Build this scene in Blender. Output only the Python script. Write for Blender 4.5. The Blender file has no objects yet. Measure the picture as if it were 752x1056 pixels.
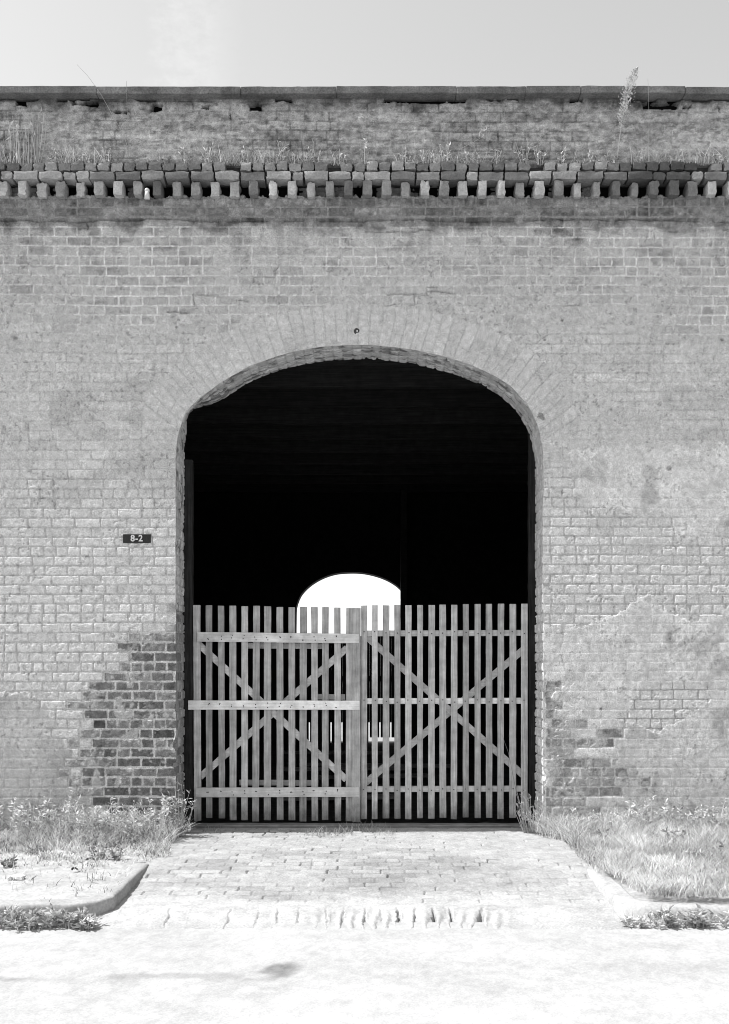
import bpy, bmesh, math, random
import numpy as np
from mathutils import Vector, Matrix

random.seed(7)
rng = np.random.default_rng(11)
C = bpy.context.scene.collection
f32 = np.float32

# ------------------------------------------------------------------ noise
def hsh(i, j, seed):
    with np.errstate(over='ignore'):
        n = (np.asarray(i, np.int64).astype(np.uint32) * np.uint32(374761393)
             + np.asarray(j, np.int64).astype(np.uint32) * np.uint32(668265263)
             + np.uint32((seed * 1442695041) & 0xffffffff))
        n = (n ^ (n >> np.uint32(13))) * np.uint32(1274126177)
        n = (n ^ (n >> np.uint32(15))) * np.uint32(2246822519)
        n = n ^ (n >> np.uint32(16))
    return n.astype(f32) / f32(4294967296.0)

def vn(x, y, seed):
    xi = np.floor(x); yi = np.floor(y)
    fx = x - xi; fy = y - yi
    fx = fx * fx * (3 - 2 * fx); fy = fy * fy * (3 - 2 * fy)
    xi = xi.astype(np.int64); yi = yi.astype(np.int64)
    a = hsh(xi, yi, seed); b = hsh(xi + 1, yi, seed)
    c = hsh(xi, yi + 1, seed); d = hsh(xi + 1, yi + 1, seed)
    return (a + (b - a) * fx) * (1 - fy) + (c + (d - c) * fx) * fy

def fbm(x, y, seed, octv=4, gain=0.5):
    t = 0; a = 1.0; s = 0.0
    for o in range(octv):
        t = t + a * vn(x * 2 ** o + 17.3 * o, y * 2 ** o + 5.7 * o, seed + o)
        s += a; a *= gain
    return t / s

def sm(a, b, x):
    t = np.clip((x - a) / (b - a), 0, 1)
    return t * t * (3 - 2 * t)

def mix(a, b, t):
    return a + (b - a) * t

# ------------------------------------------------------------------ object helpers
def tag(o, label=None, cat=None, group=None, kind=None):
    if label: o['label'] = label
    if cat: o['category'] = cat
    if group: o['group'] = group
    if kind: o['kind'] = kind
    return o

def thing(name, loc, label, cat, group=None):
    o = bpy.data.objects.new(name, None)
    o.empty_display_size = 0.1
    o.location = loc
    C.objects.link(o)
    return tag(o, label, cat, group)

def np_mesh(name, verts, faces, mat, parent=None, alb=None, smooth=True, origin=None, mats=None, midx=None):
    """faces: Mx4 / Mx3 int array; verts in world metres; origin: where the object's own origin goes"""
    verts = np.asarray(verts, f32); faces = np.asarray(faces, np.int32)
    if parent is not None:
        org = np.array(parent.matrix_basis.translation if parent.parent is None else
                       parent.matrix_basis.translation + parent.parent.matrix_basis.translation, f32)
        if origin is not None: pass
    else:
        org = np.array(origin if origin is not None else (0, 0, 0), f32)
    me = bpy.data.meshes.new(name)
    k = faces.shape[1]
    me.vertices.add(len(verts)); me.vertices.foreach_set('co', (verts - org).ravel())
    me.loops.add(faces.size); me.loops.foreach_set('vertex_index', faces.ravel())
    me.polygons.add(len(faces))
    me.polygons.foreach_set('loop_start', np.arange(0, faces.size, k, dtype=np.int32))
    me.polygons.foreach_set('loop_total', np.full(len(faces), k, np.int32))
    me.polygons.foreach_set('use_smooth', np.full(len(faces), bool(smooth)))
    me.update(calc_edges=True)
    if alb is not None:
        a = me.attributes.new('alb', 'FLOAT', 'POINT')
        a.data.foreach_set('value', np.asarray(alb, f32).ravel())
    for m in (mats or [mat]): me.materials.append(m)
    if midx is not None:
        me.polygons.foreach_set('material_index', np.asarray(midx, np.int32))
    o = bpy.data.objects.new(name, me)
    C.objects.link(o)
    if parent is not None: o.parent = parent
    else: o.location = org.tolist()
    return o

def bm_obj(name, bm, mat, parent=None, origin=(0, 0, 0), smooth=False, mats=None):
    me = bpy.data.meshes.new(name)
    if parent is not None:
        org = parent.matrix_basis.translation.copy()
        if parent.parent is not None: org += parent.parent.matrix_basis.translation
    else:
        org = Vector(origin)
    bmesh.ops.translate(bm, verts=bm.verts, vec=-org)
    bm.to_mesh(me); bm.free()
    for m in (mats or [mat]): me.materials.append(m)
    if smooth:
        for p in me.polygons: p.use_smooth = True
    o = bpy.data.objects.new(name, me)
    C.objects.link(o)
    if parent is not None: o.parent = parent
    else: o.location = org
    return o

def add_box(bm, c, s, bev=0.003, rot=None, jit=0.0, sub=0, segs=1, mi=0):
    """bevelled box, centre c, size s, added to bm"""
    b = bmesh.new()
    bmesh.ops.create_cube(b, size=1.0)
    bmesh.ops.scale(b, vec=Vector(s), verts=b.verts)
    if sub:
        L = max(s)
        ax = list(s).index(L)
        edges = [e for e in b.edges if abs((e.verts[0].co - e.verts[1].co)[ax]) > L * 0.9]
        bmesh.ops.subdivide_edges(b, edges=edges, cuts=sub, use_grid_fill=True)
    if bev > 0:
        sharp = [e for e in b.edges if len(e.link_faces) == 2 and e.calc_face_angle(0) > 0.5]
        bmesh.ops.bevel(b, geom=sharp, offset=bev, segments=segs, affect='EDGES', profile=0.5)
    if jit:
        for v in b.verts:
            v.co += Vector((random.uniform(-jit, jit), random.uniform(-jit, jit), random.uniform(-jit, jit)))
    M = Matrix.Translation(Vector(c))
    if rot is not None: M = M @ rot
    bmesh.ops.transform(b, matrix=M, verts=b.verts)
    off = len(bm.verts)
    vs = [bm.verts.new(v.co) for v in b.verts]
    b.verts.index_update()
    for f in b.faces:
        nf = bm.faces.new([vs[v.index] for v in f.verts]); nf.material_index = mi
    b.free()
    return bm

# ------------------------------------------------------------------ materials (all neutral: the place is seen in black and white)
def new_mat(name):
    m = bpy.data.materials.new(name); m.use_nodes = True
    nt = m.node_tree; nt.nodes.clear()
    out = nt.nodes.new('ShaderNodeOutputMaterial')
    return m, nt, out

def grey_rgb(nt, sock):
    c = nt.nodes.new('ShaderNodeCombineColor')
    for i in range(3): nt.links.new(sock, c.inputs[i])
    return c.outputs[0]

def math_n(nt, op, a, b=None, c=None, clamp=False):
    n = nt.nodes.new('ShaderNodeMath'); n.operation = op; n.use_clamp = clamp
    for i, v in enumerate((a, b, c)):
        if v is None: continue
        if isinstance(v, (int, float)): n.inputs[i].default_value = v
        else: nt.links.new(v, n.inputs[i])
    return n.outputs[0]

def noise_n(nt, vec, scale, detail=4, rough=0.6):
    n = nt.nodes.new('ShaderNodeTexNoise')
    n.inputs['Scale'].default_value = scale; n.inputs['Detail'].default_value = detail
    n.inputs['Roughness'].default_value = rough
    nt.links.new(vec, n.inputs['Vector'])
    return n.outputs['Fac']

def maprange(nt, v, a, b, c, d):
    n = nt.nodes.new('ShaderNodeMapRange')
    n.inputs[1].default_value = a; n.inputs[2].default_value = b
    n.inputs[3].default_value = c; n.inputs[4].default_value = d
    nt.links.new(v, n.inputs[0]); return n.outputs[0]

def scaled(nt, vec, s):
    n = nt.nodes.new('ShaderNodeVectorMath'); n.operation = 'MULTIPLY'
    nt.links.new(vec, n.inputs[0]); n.inputs[1].default_value = s
    return n.outputs[0]

def masonry(name, alb=None, fine=70, famp=(0.80, 1.16), coarse=None, bump=0.25, bscale=160, bdist=0.003, rough=0.93):
    """grey mineral surface; base value from the mesh's 'alb' attribute or a constant"""
    m, nt, out = new_mat(name)
    geo = nt.nodes.new('ShaderNodeNewGeometry'); P = geo.outputs['Position']
    if alb is None:
        at = nt.nodes.new('ShaderNodeAttribute'); at.attribute_name = 'alb'; base = at.outputs['Fac']
    else:
        v = nt.nodes.new('ShaderNodeValue'); v.outputs[0].default_value = alb; base = v.outputs[0]
    nf = noise_n(nt, P, fine, 5, 0.7)
    val = math_n(nt, 'MULTIPLY', base, maprange(nt, nf, 0.3, 0.7, *famp))
    if coarse:
        nc = noise_n(nt, P, coarse[0], 6, 0.6)
        val = math_n(nt, 'MULTIPLY', val, maprange(nt, nc, 0.3, 0.7, coarse[1], coarse[2]))
    val = math_n(nt, 'MINIMUM', val, 0.85)
    b = nt.nodes.new('ShaderNodeBsdfPrincipled')
    nt.links.new(grey_rgb(nt, val), b.inputs['Base Color'])
    b.inputs['Roughness'].default_value = rough
    b.inputs['Specular IOR Level'].default_value = 0.2
    if bump:
        nb = noise_n(nt, P, bscale, 4, 0.65)
        bp = nt.nodes.new('ShaderNodeBump'); bp.inputs['Strength'].default_value = bump
        bp.inputs['Distance'].default_value = bdist
        nt.links.new(nb, bp.inputs['Height']); nt.links.new(bp.outputs[0], b.inputs['Normal'])
    nt.links.new(b.outputs[0], out.inputs[0])
    return m

def wood(name, lo, hi, axis=2, rough=0.85, stain=False):
    """weathered timber: grain stretched along one axis, tone varying from board to board"""
    m, nt, out = new_mat(name)
    tc = nt.nodes.new('ShaderNodeNewGeometry'); P = tc.outputs['Position']
    oi = nt.nodes.new('ShaderNodeObjectInfo'); rnd = oi.outputs['Random']
    s = [55, 55, 55]; s[axis] = 2.2
    off = nt.nodes.new('ShaderNodeVectorMath'); off.operation = 'ADD'
    nt.links.new(scaled(nt, P, s), off.inputs[0])
    cc = nt.nodes.new('ShaderNodeCombineXYZ')
    r10 = math_n(nt, 'MULTIPLY', rnd, 37.0)
    for i in range(3): nt.links.new(r10, cc.inputs[i])
    nt.links.new(cc.outputs[0], off.inputs[1])
    g = noise_n(nt, off.outputs[0], 1.0, 6, 0.65)
    k = noise_n(nt, P, 9, 4, 0.6)
    val = maprange(nt, g, 0.28, 0.72, lo, hi)
    val = math_n(nt, 'MULTIPLY', val, maprange(nt, k, 0.3, 0.7, 0.70, 1.14))
    if stain:      # rot and mud splashes eating up from the foot, stronger on some boards
        sx = nt.nodes.new('ShaderNodeSeparateXYZ'); nt.links.new(P, sx.inputs[0])
        kk = noise_n(nt, scaled(nt, P, (9, 9, 5)), 1.0, 4, 0.7)
        f = math_n(nt, 'ADD', math_n(nt, 'MULTIPLY', sx.outputs[2], 3.2), math_n(nt, 'MULTIPLY', kk, -1.6))
        val = math_n(nt, 'MULTIPLY', val, maprange(nt, f, -0.75, 0.0, 0.35, 1.0))
    val = math_n(nt, 'MULTIPLY', val, maprange(nt, rnd, 0, 1, 0.68, 1.12))
    b = nt.nodes.new('ShaderNodeBsdfPrincipled')
    nt.links.new(grey_rgb(nt, val), b.inputs['Base Color'])
    b.inputs['Roughness'].default_value = rough; b.inputs['Specular IOR Level'].default_value = 0.2
    bp = nt.nodes.new('ShaderNodeBump'); bp.inputs['Strength'].default_value = 0.5; bp.inputs['Distance'].default_value = 0.002
    nt.links.new(g, bp.inputs['Height']); nt.links.new(bp.outputs[0], b.inputs['Normal'])
    nt.links.new(b.outputs[0], out.inputs[0])
    return m

def leafy(name):
    m, nt, out = new_mat(name)
    at = nt.nodes.new('ShaderNodeAttribute'); at.attribute_name = 'alb'
    col = grey_rgb(nt, at.outputs['Fac'])
    d = nt.nodes.new('ShaderNodeBsdfDiffuse'); t = nt.nodes.new('ShaderNodeBsdfTranslucent')
    nt.links.new(col, d.inputs[0]); nt.links.new(col, t.inputs[0])
    mx = nt.nodes.new('ShaderNodeMixShader'); mx.inputs[0].default_value = 0.35
    nt.links.new(d.outputs[0], mx.inputs[1]); nt.links.new(t.outputs[0], mx.inputs[2])
    nt.links.new(mx.outputs[0], out.inputs[0])
    return m

M_wall = masonry('brick_wall_surface', None, fine=95, famp=(0.58, 1.34), coarse=(22, 0.78, 1.18), bump=0.5)
M_rev = masonry('reveal_brick', None, fine=60, famp=(0.7, 1.2), coarse=(14, 0.8, 1.12), bump=0.5)
M_corn = masonry('cornice_brick', None, fine=60, famp=(0.7, 1.22), coarse=(8, 0.75, 1.2), bump=0.5)
M_cope = masonry('coping_stone', 0.15, fine=60, famp=(0.55, 1.4), coarse=(4, 0.6, 1.4), bump=0.6)
M_drive = masonry('worn_paving_brick', None, fine=75, famp=(0.68, 1.24), coarse=(4, 0.85, 1.1), bump=0.4)
M_road = masonry('pale_road_surface', None, fine=80, famp=(0.82, 1.12), coarse=(1.3, 0.92, 1.06), bump=0.35, bscale=90)
M_dirt = masonry('dry_earth', None, fine=40, famp=(0.75, 1.15), coarse=(5, 0.85, 1.1), bump=0.6, bscale=60, bdist=0.006)
M_kerb = masonry('kerb_concrete', None, fine=50, famp=(0.75, 1.2), coarse=(9, 0.85, 1.12), bump=0.4)
M_ground = masonry('ground_earth', 0.3, fine=3, famp=(0.85, 1.1), bump=0.2, bscale=20)
M_dark = masonry('shade_black_interior', 0.016, fine=6, famp=(0.6, 1.4), bump=0.3, bscale=30)  # near-black base puts the shade of the inside into the colour
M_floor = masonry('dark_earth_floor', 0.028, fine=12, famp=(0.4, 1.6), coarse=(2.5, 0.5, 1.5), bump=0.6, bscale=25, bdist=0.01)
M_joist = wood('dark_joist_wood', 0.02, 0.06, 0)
M_slat = wood('weathered_picket_wood', 0.27, 0.64, 2, stain=True)
M_rail = wood('weathered_rail_wood', 0.58, 0.92, 0)
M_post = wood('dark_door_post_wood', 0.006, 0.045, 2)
M_sill = wood('dark_sill_wood', 0.10, 0.26, 0)
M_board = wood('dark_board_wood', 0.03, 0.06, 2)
M_nail = masonry('rusty_nail_iron', 0.06, bump=0)
M_leaf = leafy('dry_leaf')
M_plate = masonry('sign_dark_paint', 0.022, fine=90, famp=(0.5, 1.8), bump=0.1, rough=0.6)
M_letter = masonry('sign_white_paint', 0.62, fine=90, famp=(0.8, 1.1), bump=0, rough=0.6)
M_far = masonry('white_render', 0.8, fine=2, famp=(0.9, 1.05), bump=0)
M_peg = masonry('white_ceramic', 0.6, bump=0, rough=0.4)

# ------------------------------------------------------------------ opening outline (front plane, metres)
def PXw(px): return (px - 376.0) / 110.0
def PZw(py): return 1.58 + (686.0 - py) / 110.0
def PZp(py, out): return 1.58 + (686.0 - py) / 110.0 * (9.0 - out) / 9.0     # same, for a face standing 'out' in front of the wall

front_px = [(181.4, 880), (181.4, 700), (181.2, 560), (181.4, 474), (183.6, 450), (188.5, 433), (195.5, 421), (216.5, 402.5), (250, 381.5),
            (283, 368), (316, 360), (345, 356.6), (372, 355.4), (400, 356.8), (432, 361.5), (460, 368), (485, 376.5),
            (508, 386.5), (527, 399), (544, 417.5), (554, 437), (559.3, 460), (560.5, 485), (560.2, 560), (560.5, 700), (560, 880)]
def catmull(P, n=24):
    P = np.array(P, float); Q = np.vstack([2 * P[0] - P[1], P, 2 * P[-1] - P[-2]])
    out = []
    for i in range(1, len(Q) - 2):
        p0, p1, p2, p3 = Q[i - 1], Q[i], Q[i + 1], Q[i + 2]
        # centripetal-ish: clamp tangents by segment length
        L = np.linalg.norm(p2 - p1)
        m1 = (p2 - p0) / max(np.linalg.norm(p2 - p0), 1e-6) * L
        m2 = (p3 - p1) / max(np.linalg.norm(p3 - p1), 1e-6) * L
        for t in np.linspace(0, 1, n, endpoint=False):
            out.append((2 * t**3 - 3 * t**2 + 1) * p1 + (t**3 - 2 * t**2 + t) * m1 + (-2 * t**3 + 3 * t**2) * p2 + (t**3 - t**2) * m2)
    out.append(P[-1]); return np.array(out)
def resample(P, step):
    d = np.r_[0, np.cumsum(np.linalg.norm(np.diff(P, axis=0), axis=1))]
    n = int(d[-1] / step); s = np.linspace(0, d[-1], n)
    return np.c_[np.interp(s, d, P[:, 0]), np.interp(s, d, P[:, 1])]
back_px = list(front_px)
back_px[3:8] = [(181.4, 474), (181.5, 452), (183.5, 437), (187.5, 413), (216.5, 402)]
OUT = catmull(front_px); OUT = np.c_[PXw(OUT[:, 0]), PZw(OUT[:, 1])]
BCK = catmull(back_px); BCK = np.c_[PXw(BCK[:, 0]), PZw(BCK[:, 1])]
_d = np.r_[0, np.cumsum(np.linalg.norm(np.diff(OUT, axis=0), axis=1))]
_u = np.linspace(0, _d[-1], int(_d[-1] / 0.009))
BCK = np.c_[np.interp(_u, _d, BCK[:, 0]), np.interp(_u, _d, BCK[:, 1])]
OUT = np.c_[np.interp(_u, _d, OUT[:, 0]), np.interp(_u, _d, OUT[:, 1])]
# small chips and unevenness of the arris
_s = np.arange(len(OUT)) * 0.009
_tan = np.gradient(OUT, axis=0); _tan /= np.linalg.norm(_tan, axis=1)[:, None]
ONRM = np.c_[_tan[:, 1], -_tan[:, 0]]          # points into the opening (path runs up the left jamb, over, down the right)
chip = (fbm(_s * 9, _s * 0, 5, 3) - 0.5) * 0.016 - 0.03 * sm(0.70, 0.9, vn(_s * 11, _s * 0 + 3.3, 9)) * (OUT[:, 1] < 1.6)
OUTL = OUT + ONRM * chip[:, None]
OL = OUTL[::3]
SARC = [np.argmin(np.abs(OUT[:len(OUT)//2, 1] - PZw(440))), len(OUT)//2 + np.argmin(np.abs(OUT[len(OUT)//2:, 1] - PZw(452)))]

def opening_sdf(x, z):
    """signed distance (negative inside), nearest outline index, nearest point"""
    n = len(x); d = np.empty(n, f32); idx = np.empty(n, np.int32); ins = np.zeros(n, bool)
    nx = np.empty(n, f32); nz = np.empty(n, f32)
    A = OL[:-1]; B = OL[1:]; AB = B - A; L2 = (AB ** 2).sum(1)
    for s in range(0, n, 12000):
        e = min(n, s + 12000)
        px = x[s:e, None]; pz = z[s:e, None]
        t = np.clip(((px - A[:, 0]) * AB[:, 0] + (pz - A[:, 1]) * AB[:, 1]) / L2, 0, 1)
        qx = A[:, 0] + t * AB[:, 0]; qz = A[:, 1] + t * AB[:, 1]
        dd = (px - qx) ** 2 + (pz - qz) ** 2
        k = dd.argmin(1); r = np.arange(e - s)
        d[s:e] = np.sqrt(dd[r, k]); idx[s:e] = k * 3
        nx[s:e] = qx[r, k]; nz[s:e] = qz[r, k]
        cr = ((A[:, 1] > pz) != (B[:, 1] > pz)) & (px < AB[:, 0] * (pz - A[:, 1]) / np.where(AB[:, 1] == 0, 1e-9, AB[:, 1]) + A[:, 0])
        c = cr.sum(1)
        # close the bottom: the region below the outline's ends counts as opening
        ins[s:e] = (c % 2 == 1)
    low = (z < OL[0, 1]) & (x > OL[0, 0]) & (x < OL[-1, 0])
    ins |= low
    return np.where(ins, -d, d), idx, nx, nz

# ------------------------------------------------------------------ brick pattern
CH = 0.0905
Z0 = 2.111 - CH / 2            # a header course is centred here
def bricks(x, z, L0=0.2326, ch=CH, seed=1, warp=0.006, header_every=6, z0=Z0):
    wx = x + (vn(x * 14, z * 14, seed + 50) - 0.5) * warp + (vn(x * 1.3, z * 1.3, seed + 51) - 0.5) * 0.03
    wz = z + (vn(x * 12, z * 12, seed + 52) - 0.5) * warp * 0.8 + (vn(x * 0.9, z * 2, seed + 53) - 0.5) * 0.022
    kf = (wz - z0) / ch
    k = np.floor(kf); fz = kf - k; k = k.astype(np.int64)
    hd = (k % header_every) == 0
    odd = hsh(k, k * 0, seed + 2) < 0.10
    L = np.where(hd, L0 / 2, L0)
    off = np.where(k % 2 == 0, 0.0, 0.5) * L + (hsh(k, k * 0 + 7, seed + 3) - 0.5) * 0.05
    u = (wx + off) / L
    j = np.floor(u).astype(np.int64)
    ja = lambda jj: (hsh(jj, k, seed + 4) - 0.5) * 0.16
    j = np.where(u < j + ja(j), j - 1, j)
    j = np.where(u >= j + 1 + ja(j + 1), j + 1, j)
    bl = j + ja(j); br = j + 1 + ja(j + 1)
    dx = np.minimum(u - bl, br - u) * L
    # some stretchers in mixed courses are split into two headers
    split = (~hd) & (hsh(j, k, seed + 5) < 0.07)
    um = (u - (bl + br) / 2) * L
    dx = np.where(split, np.minimum(dx, np.abs(um)), dx)
    bid = j * 2 + np.where(split & (um > 0), 1, 0)
    dz = np.minimum(fz, 1 - fz) * ch
    r = 0.014
    ex = np.maximum(r - dx, 0); ez = np.maximum(r - dz, 0)
    e = r - np.sqrt(ex * ex + ez * ez)          # 0 on the joint line .. r inside
    e = np.where((dx > r) & (dz > r), r, e)
    cz = z0 + (k + 0.5) * ch
    cx = ((bl + br) / 2) * L - off
    return e, bid, k, cx, cz, u - bl

def poly_mask(px, py, pts):
    ins = np.zeros(px.shape, bool); n = len(pts)
    for i in range(n):
        x1, y1 = pts[i]; x2, y2 = pts[(i + 1) % n]
        if y1 == y2: continue
        ins ^= ((y1 > py) != (y2 > py)) & (px < (x2 - x1) * (py - y1) / (y2 - y1) + x1)
    return ins

def seg_dist(px, py, pts):
    d = np.full(px.shape, 1e9, f32)
    for (x1, y1), (x2, y2) in zip(pts[:-1], pts[1:]):
        t = np.clip(((px - x1) * (x2 - x1) + (py - y1) * (y2 - y1)) / ((x2 - x1) ** 2 + (y2 - y1) ** 2 + 1e-9), 0, 1)
        d = np.minimum(d, np.hypot(px - x1 - t * (x2 - x1), py - y1 - t * (y2 - y1)))
    return d

# ------------------------------------------------------------------ front wall height and tone, x,z in metres
def wall_fields(x, z):
    PX = 376 + 110 * x; PY = 686 - 110 * (z - 1.58)
    e, bid, k, cx, cz, fu = bricks(x, z)
    bpx = 376 + 110 * cx; bpy_ = 686 - 110 * (cz - 1.58)
    rb = hsh(bid, k, 21); rb2 = hsh(bid, k, 22); rb3 = hsh(bid, k, 23)
    nb = fbm(x * 1.7, z * 1.7, 60, 4); nm = fbm(x * 6, z * 6, 64, 4); nf = fbm(x * 22, z * 22, 68, 4)
    ns = fbm(x * 3, z * 14, 72, 4)          # streaks along the courses
    nv = fbm(x * 9, z * 1.2, 76, 4)         # streaks down the wall
    wob = (nb - 0.5) * 60 + (nm - 0.5) * 40
    nq = fbm(x * 40, z * 40, 80, 3)
    e0 = e; e = e + (nf - .5) * .006 + (nq - .5) * .007
    brick = sm(0.0035, 0.0105, e)
    brick_w = sm(0.0056, 0.0112, e0 + (nf - .5) * .013 + (nq - .5) * .010)

    # zones
    up = 1 - sm(228, 240, PY + (nm - 0.5) * 26)                 # above the bare band under the cornice
    par = 1 - sm(164, 174, PY)
    lime = sm(300, 380, PY + wob)                               # where limewash lies thick
    left_bare = poly_mask(bpx + (rb - 0.5) * 26, bpy_, [(215, 622), (184, 622), (168, 644), (146, 656), (124, 674), (106, 692), (90, 712),
                                          (84, 745), (78, 778), (70, 800), (76, 816), (92, 830), (100, 862), (215, 862)])
    right_bare = poly_mask(bpx + (rb2 - 0.5) * 46, bpy_, [(540, 706), (572, 700), (590, 735), (628, 752), (652, 775), (648, 812), (630, 862), (540, 862)]) & (rb3 < 0.75)
    bare = (left_bare | right_bare)
    expos = poly_mask(PX + (nf - .5) * 7, PY + (nm - .5) * 8, [(653, 716), (665, 707), (700, 703), (730, 706), (733, 722), (716, 737), (690, 749), (680, 757), (664, 750), (640, 744), (632, 735), (650, 733)])
    plast = poly_mask(PX + (nm - .5) * 30, PY + (nf - .5) * 12, [(556, 655), (600, 646), (622, 640), (640, 634), (655, 622), (675, 612), (690, 632), (720, 642), (742, 634), (752, 622), (1500, 600), (1500, 900), (556, 900)])
    plast |= poly_mask(PX + (nm - .5) * 30, PY + (nf - .5) * 16, [(585, 466), (640, 458), (700, 462), (1500, 430), (1500, 556), (700, 556), (680, 528), (590, 522)])
    plast_l = poly_mask(PX + (nm - .5) * 40, PY + (nf - .5) * 14, [(-800, 705), (20, 716), (52, 735), (66, 770), (60, 800), (80, 815), (95, 870), (-800, 870)])
    faint = sm(330, 400, PY) * (1 - sm(455, 530, PY)) * 0.75      # patchy joints either side of the arch
    smear = sm(0.55, 0.70, fbm(x * 1.1 + 3, z * 1.6, 90, 4)) * sm(236, 280, PY) * (1 - sm(560, 640, PY))
    plastered = ((plast & ~expos & ~right_bare) | (plast_l & ~left_bare)).astype(f32)

    brick = np.where(left_bare, brick_w, brick)
    # height, positive = towards the street
    rec = mix(0.0045, 0.0075, lime) * (1 - 0.65 * smear) * (1 - 0.65 * faint)
    rec = np.where(left_bare, 0.010, np.where(bare, 0.005, rec))
    rec = np.where(expos, 0.006, rec)
    rec = np.where(par > 0.5, 0.0015 + 0.012 * sm(.58, .72, fbm(x * 3.5, z * 7, 81, 3)), rec)
    rec = np.where((PY > 165) & (PY < 232), 0.009, rec)
    h = -rec * (1 - brick) + ((rb - 0.5) * 0.0045 + (fu - 0.5) * (rb2 - 0.5) * 0.004) * brick * np.where(left_bare, 1.8, 0.8)
    h = h + ((nf - 0.5) * 0.004 + (nm - 0.5) * 0.006) * (1 - .35 * plastered)
    ph = 0.0012 + (nm - 0.5) * 0.005 + (nf - 0.5) * 0.0012 + (nb - .5) * 0.008
    h = mix(h, ph - 0.2 * rec * (1 - brick), plastered * 0.92)
    h = np.where(bare & (rb3 < 0.05), h - 0.012 * brick, h)
    # projecting band under the dentils, ragged lower edge
    band = 1 - sm(224.5, 226.5, PY + (nm - .5) * 5)
    h = h + 0.022 * band * (PY > 160)
    # open joints and cracks
    crack = np.full(x.shape, 99.0, f32)
    wx_ = PX + (nf - .5) * 5; wy_ = PY + (nm - .5) * 5
    for pts in ([(262, 291), (262, 285), (284, 285), (284, 277)], [(200, 316), (200, 304), (224, 304)], [(395, 314), (427, 314), (427, 305), (440, 305)],
                [(400, 303), (440, 303), (440, 296), (452, 296)], [(170, 322), (196, 322)], [(248, 310), (256, 310)], [(284, 283), (285, 275)],
                [(378, 238), (420, 240), (446, 236)], [(690, 238), (752, 236)], [(0, 227), (80, 228), (160, 226), (250, 228), (376, 227)],
                [(376, 226), (500, 228), (600, 226), (752, 228)], [(580, 315), (600, 314)], [(440, 300), (470, 303)], [(560, 350), (566, 346)],
                [(237, 119), (237, 112)], [(205, 100), (240, 100)], [(28, 114), (52, 114)], [(118, 115), (131, 115)], [(90, 228), (90, 236)]):
        crack = np.minimum(crack, seg_dist(wx_, wy_, pts))
    h = h - 0.02 * (1 - sm(0.35, 1.0, crack)) * sm(0.3, 0.45, vn(x * 9, z * 9, 99) + 0.15)
    # sockets, nail holes and knocked-out corners
    for hx, hy, hr in ((16, 348, 1.6), (292, 351.5, 1.3), (182, 337, 1.0), (194, 350, 1.0), (580, 330, 1.2), (562, 350, 1.2), (745, 350, 1.3), (396, 349, .9),
                       (536, 297, 1.2), (448, 351, 1.1), (690, 483, 2.0), (560, 716, 3), (566, 722, 2.5), (620, 731, 1)):
        h = h - 0.03 * (1 - sm(hr * 0.6, hr * 1.2, np.hypot((PX - hx) * 0.8, PY - hy) + (nf - .5) * 1.5))
    # missing brick slots right under the coping
    slot = np.zeros(x.shape, f32)
    for (xa, xb, ya, yb) in ((-300, -200, 97, 101), (-160, -90, 97, 103), (-20, 38, 97, 101), (16, 26, 101, 107), (60, 92, 97, 101.5), (74, 99, 103, 107), (118, 131, 113, 115.5), (138, 160, 98, 102), (158, 168, 105, 112),
                             (207, 216, 106, 111), (236, 239, 114, 122), (257, 269, 106, 111.5), (283, 300, 98, 103), (395, 481, 98.5, 103.5), (500, 535, 99, 102), 
                             (588, 602, 98, 104), (640, 676, 99, 101.5), (664, 700, 105, 110), (705, 714, 106, 110), (690, 752, 98.5, 101.5), (741, 743, 108, 115), (780, 860, 98, 102), (900, 990, 98, 103)):
        dd = np.maximum(np.maximum(xa - PX, PX - xb), np.maximum(ya + 1.8 - PY, PY - yb - 1.8) * 1.6) + (nf - .5) * 5 + (nm - .5) * 6
        slot = np.maximum(slot, 1 - sm(-1.2, .6, dd))
    h = h - 0.12 * slot
    h = h - (0.045 + 0.10 * vn(x * 5.6, z * 0, 86)) * sm(188.5, 189.5, PY) * (1 - sm(201.4, 203.4, PY + (nf - .5) * 5 + (nq - .5) * 3))
    h = h - 0.05 * sm(170, 171.5, PY) * (1 - sm(190, 191, PY))
    h = h - 0.004 * sm(.55, .7, nq) * (PY > 203) * (1 - plastered)
    # the ragged bottom right corner: brick eaten away
    eat = sm(0.5, 0.62, fbm(x * 12, z * 12, 110, 3)) * (1 - sm(8, 34, np.abs(PX - 566))) * sm(690, 700, PY) * (1 - sm(800, 820, PY))
    h = h - 0.02 * eat

    # tone: the masonry's own colour and stains, with some shade painted in
    tone_b = 0.455 + (nq - .5) * .12 + (rb - 0.5) * 0.08 + (rb2 - .5) * 0.04 - .10 * sm(.62, .75, fbm(x * 4, z * 9, 85, 4))
    mort = 0.56 + 0.10 * (1 - sm(.3, .6, nb)) + (nf - .5) * .1
    a = mix(mort, tone_b, brick)
    wl = fbm(x * 4.5, z * 12, 88, 4, .6)
    a_l = mix(mix(0.47, 0.55, faint), 0.60 + (rb - .5) * 0.07, brick) + faint * ((wl - .5) * .26 + (nq - .5) * .10)  # mortar darker than brick: recess shade of the joints painted in
    dk = sm(0.5, 0.68, fbm(x * 2.2, z * 3.4, 120, 4))           # where the wash has worn thin
    a_l = a_l - 0.065 * dk * (1 - sm(520, 580, PY)) * (0.5 + 0.5 * brick)
    a_l = a_l - 0.05 * (1 - sm(470, 560, PY))
    a = mix(a, a_l, lime)
    a = mix(a, 0.50 + (nm - .5) * 0.1, smear * 0.5)
    worn = 0.18 * sm(0.5, 0.72, nm * .5 + ns * .5) * (1 - sm(250, 300, PY + wob * .5))
    a = a - worn * brick
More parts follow.
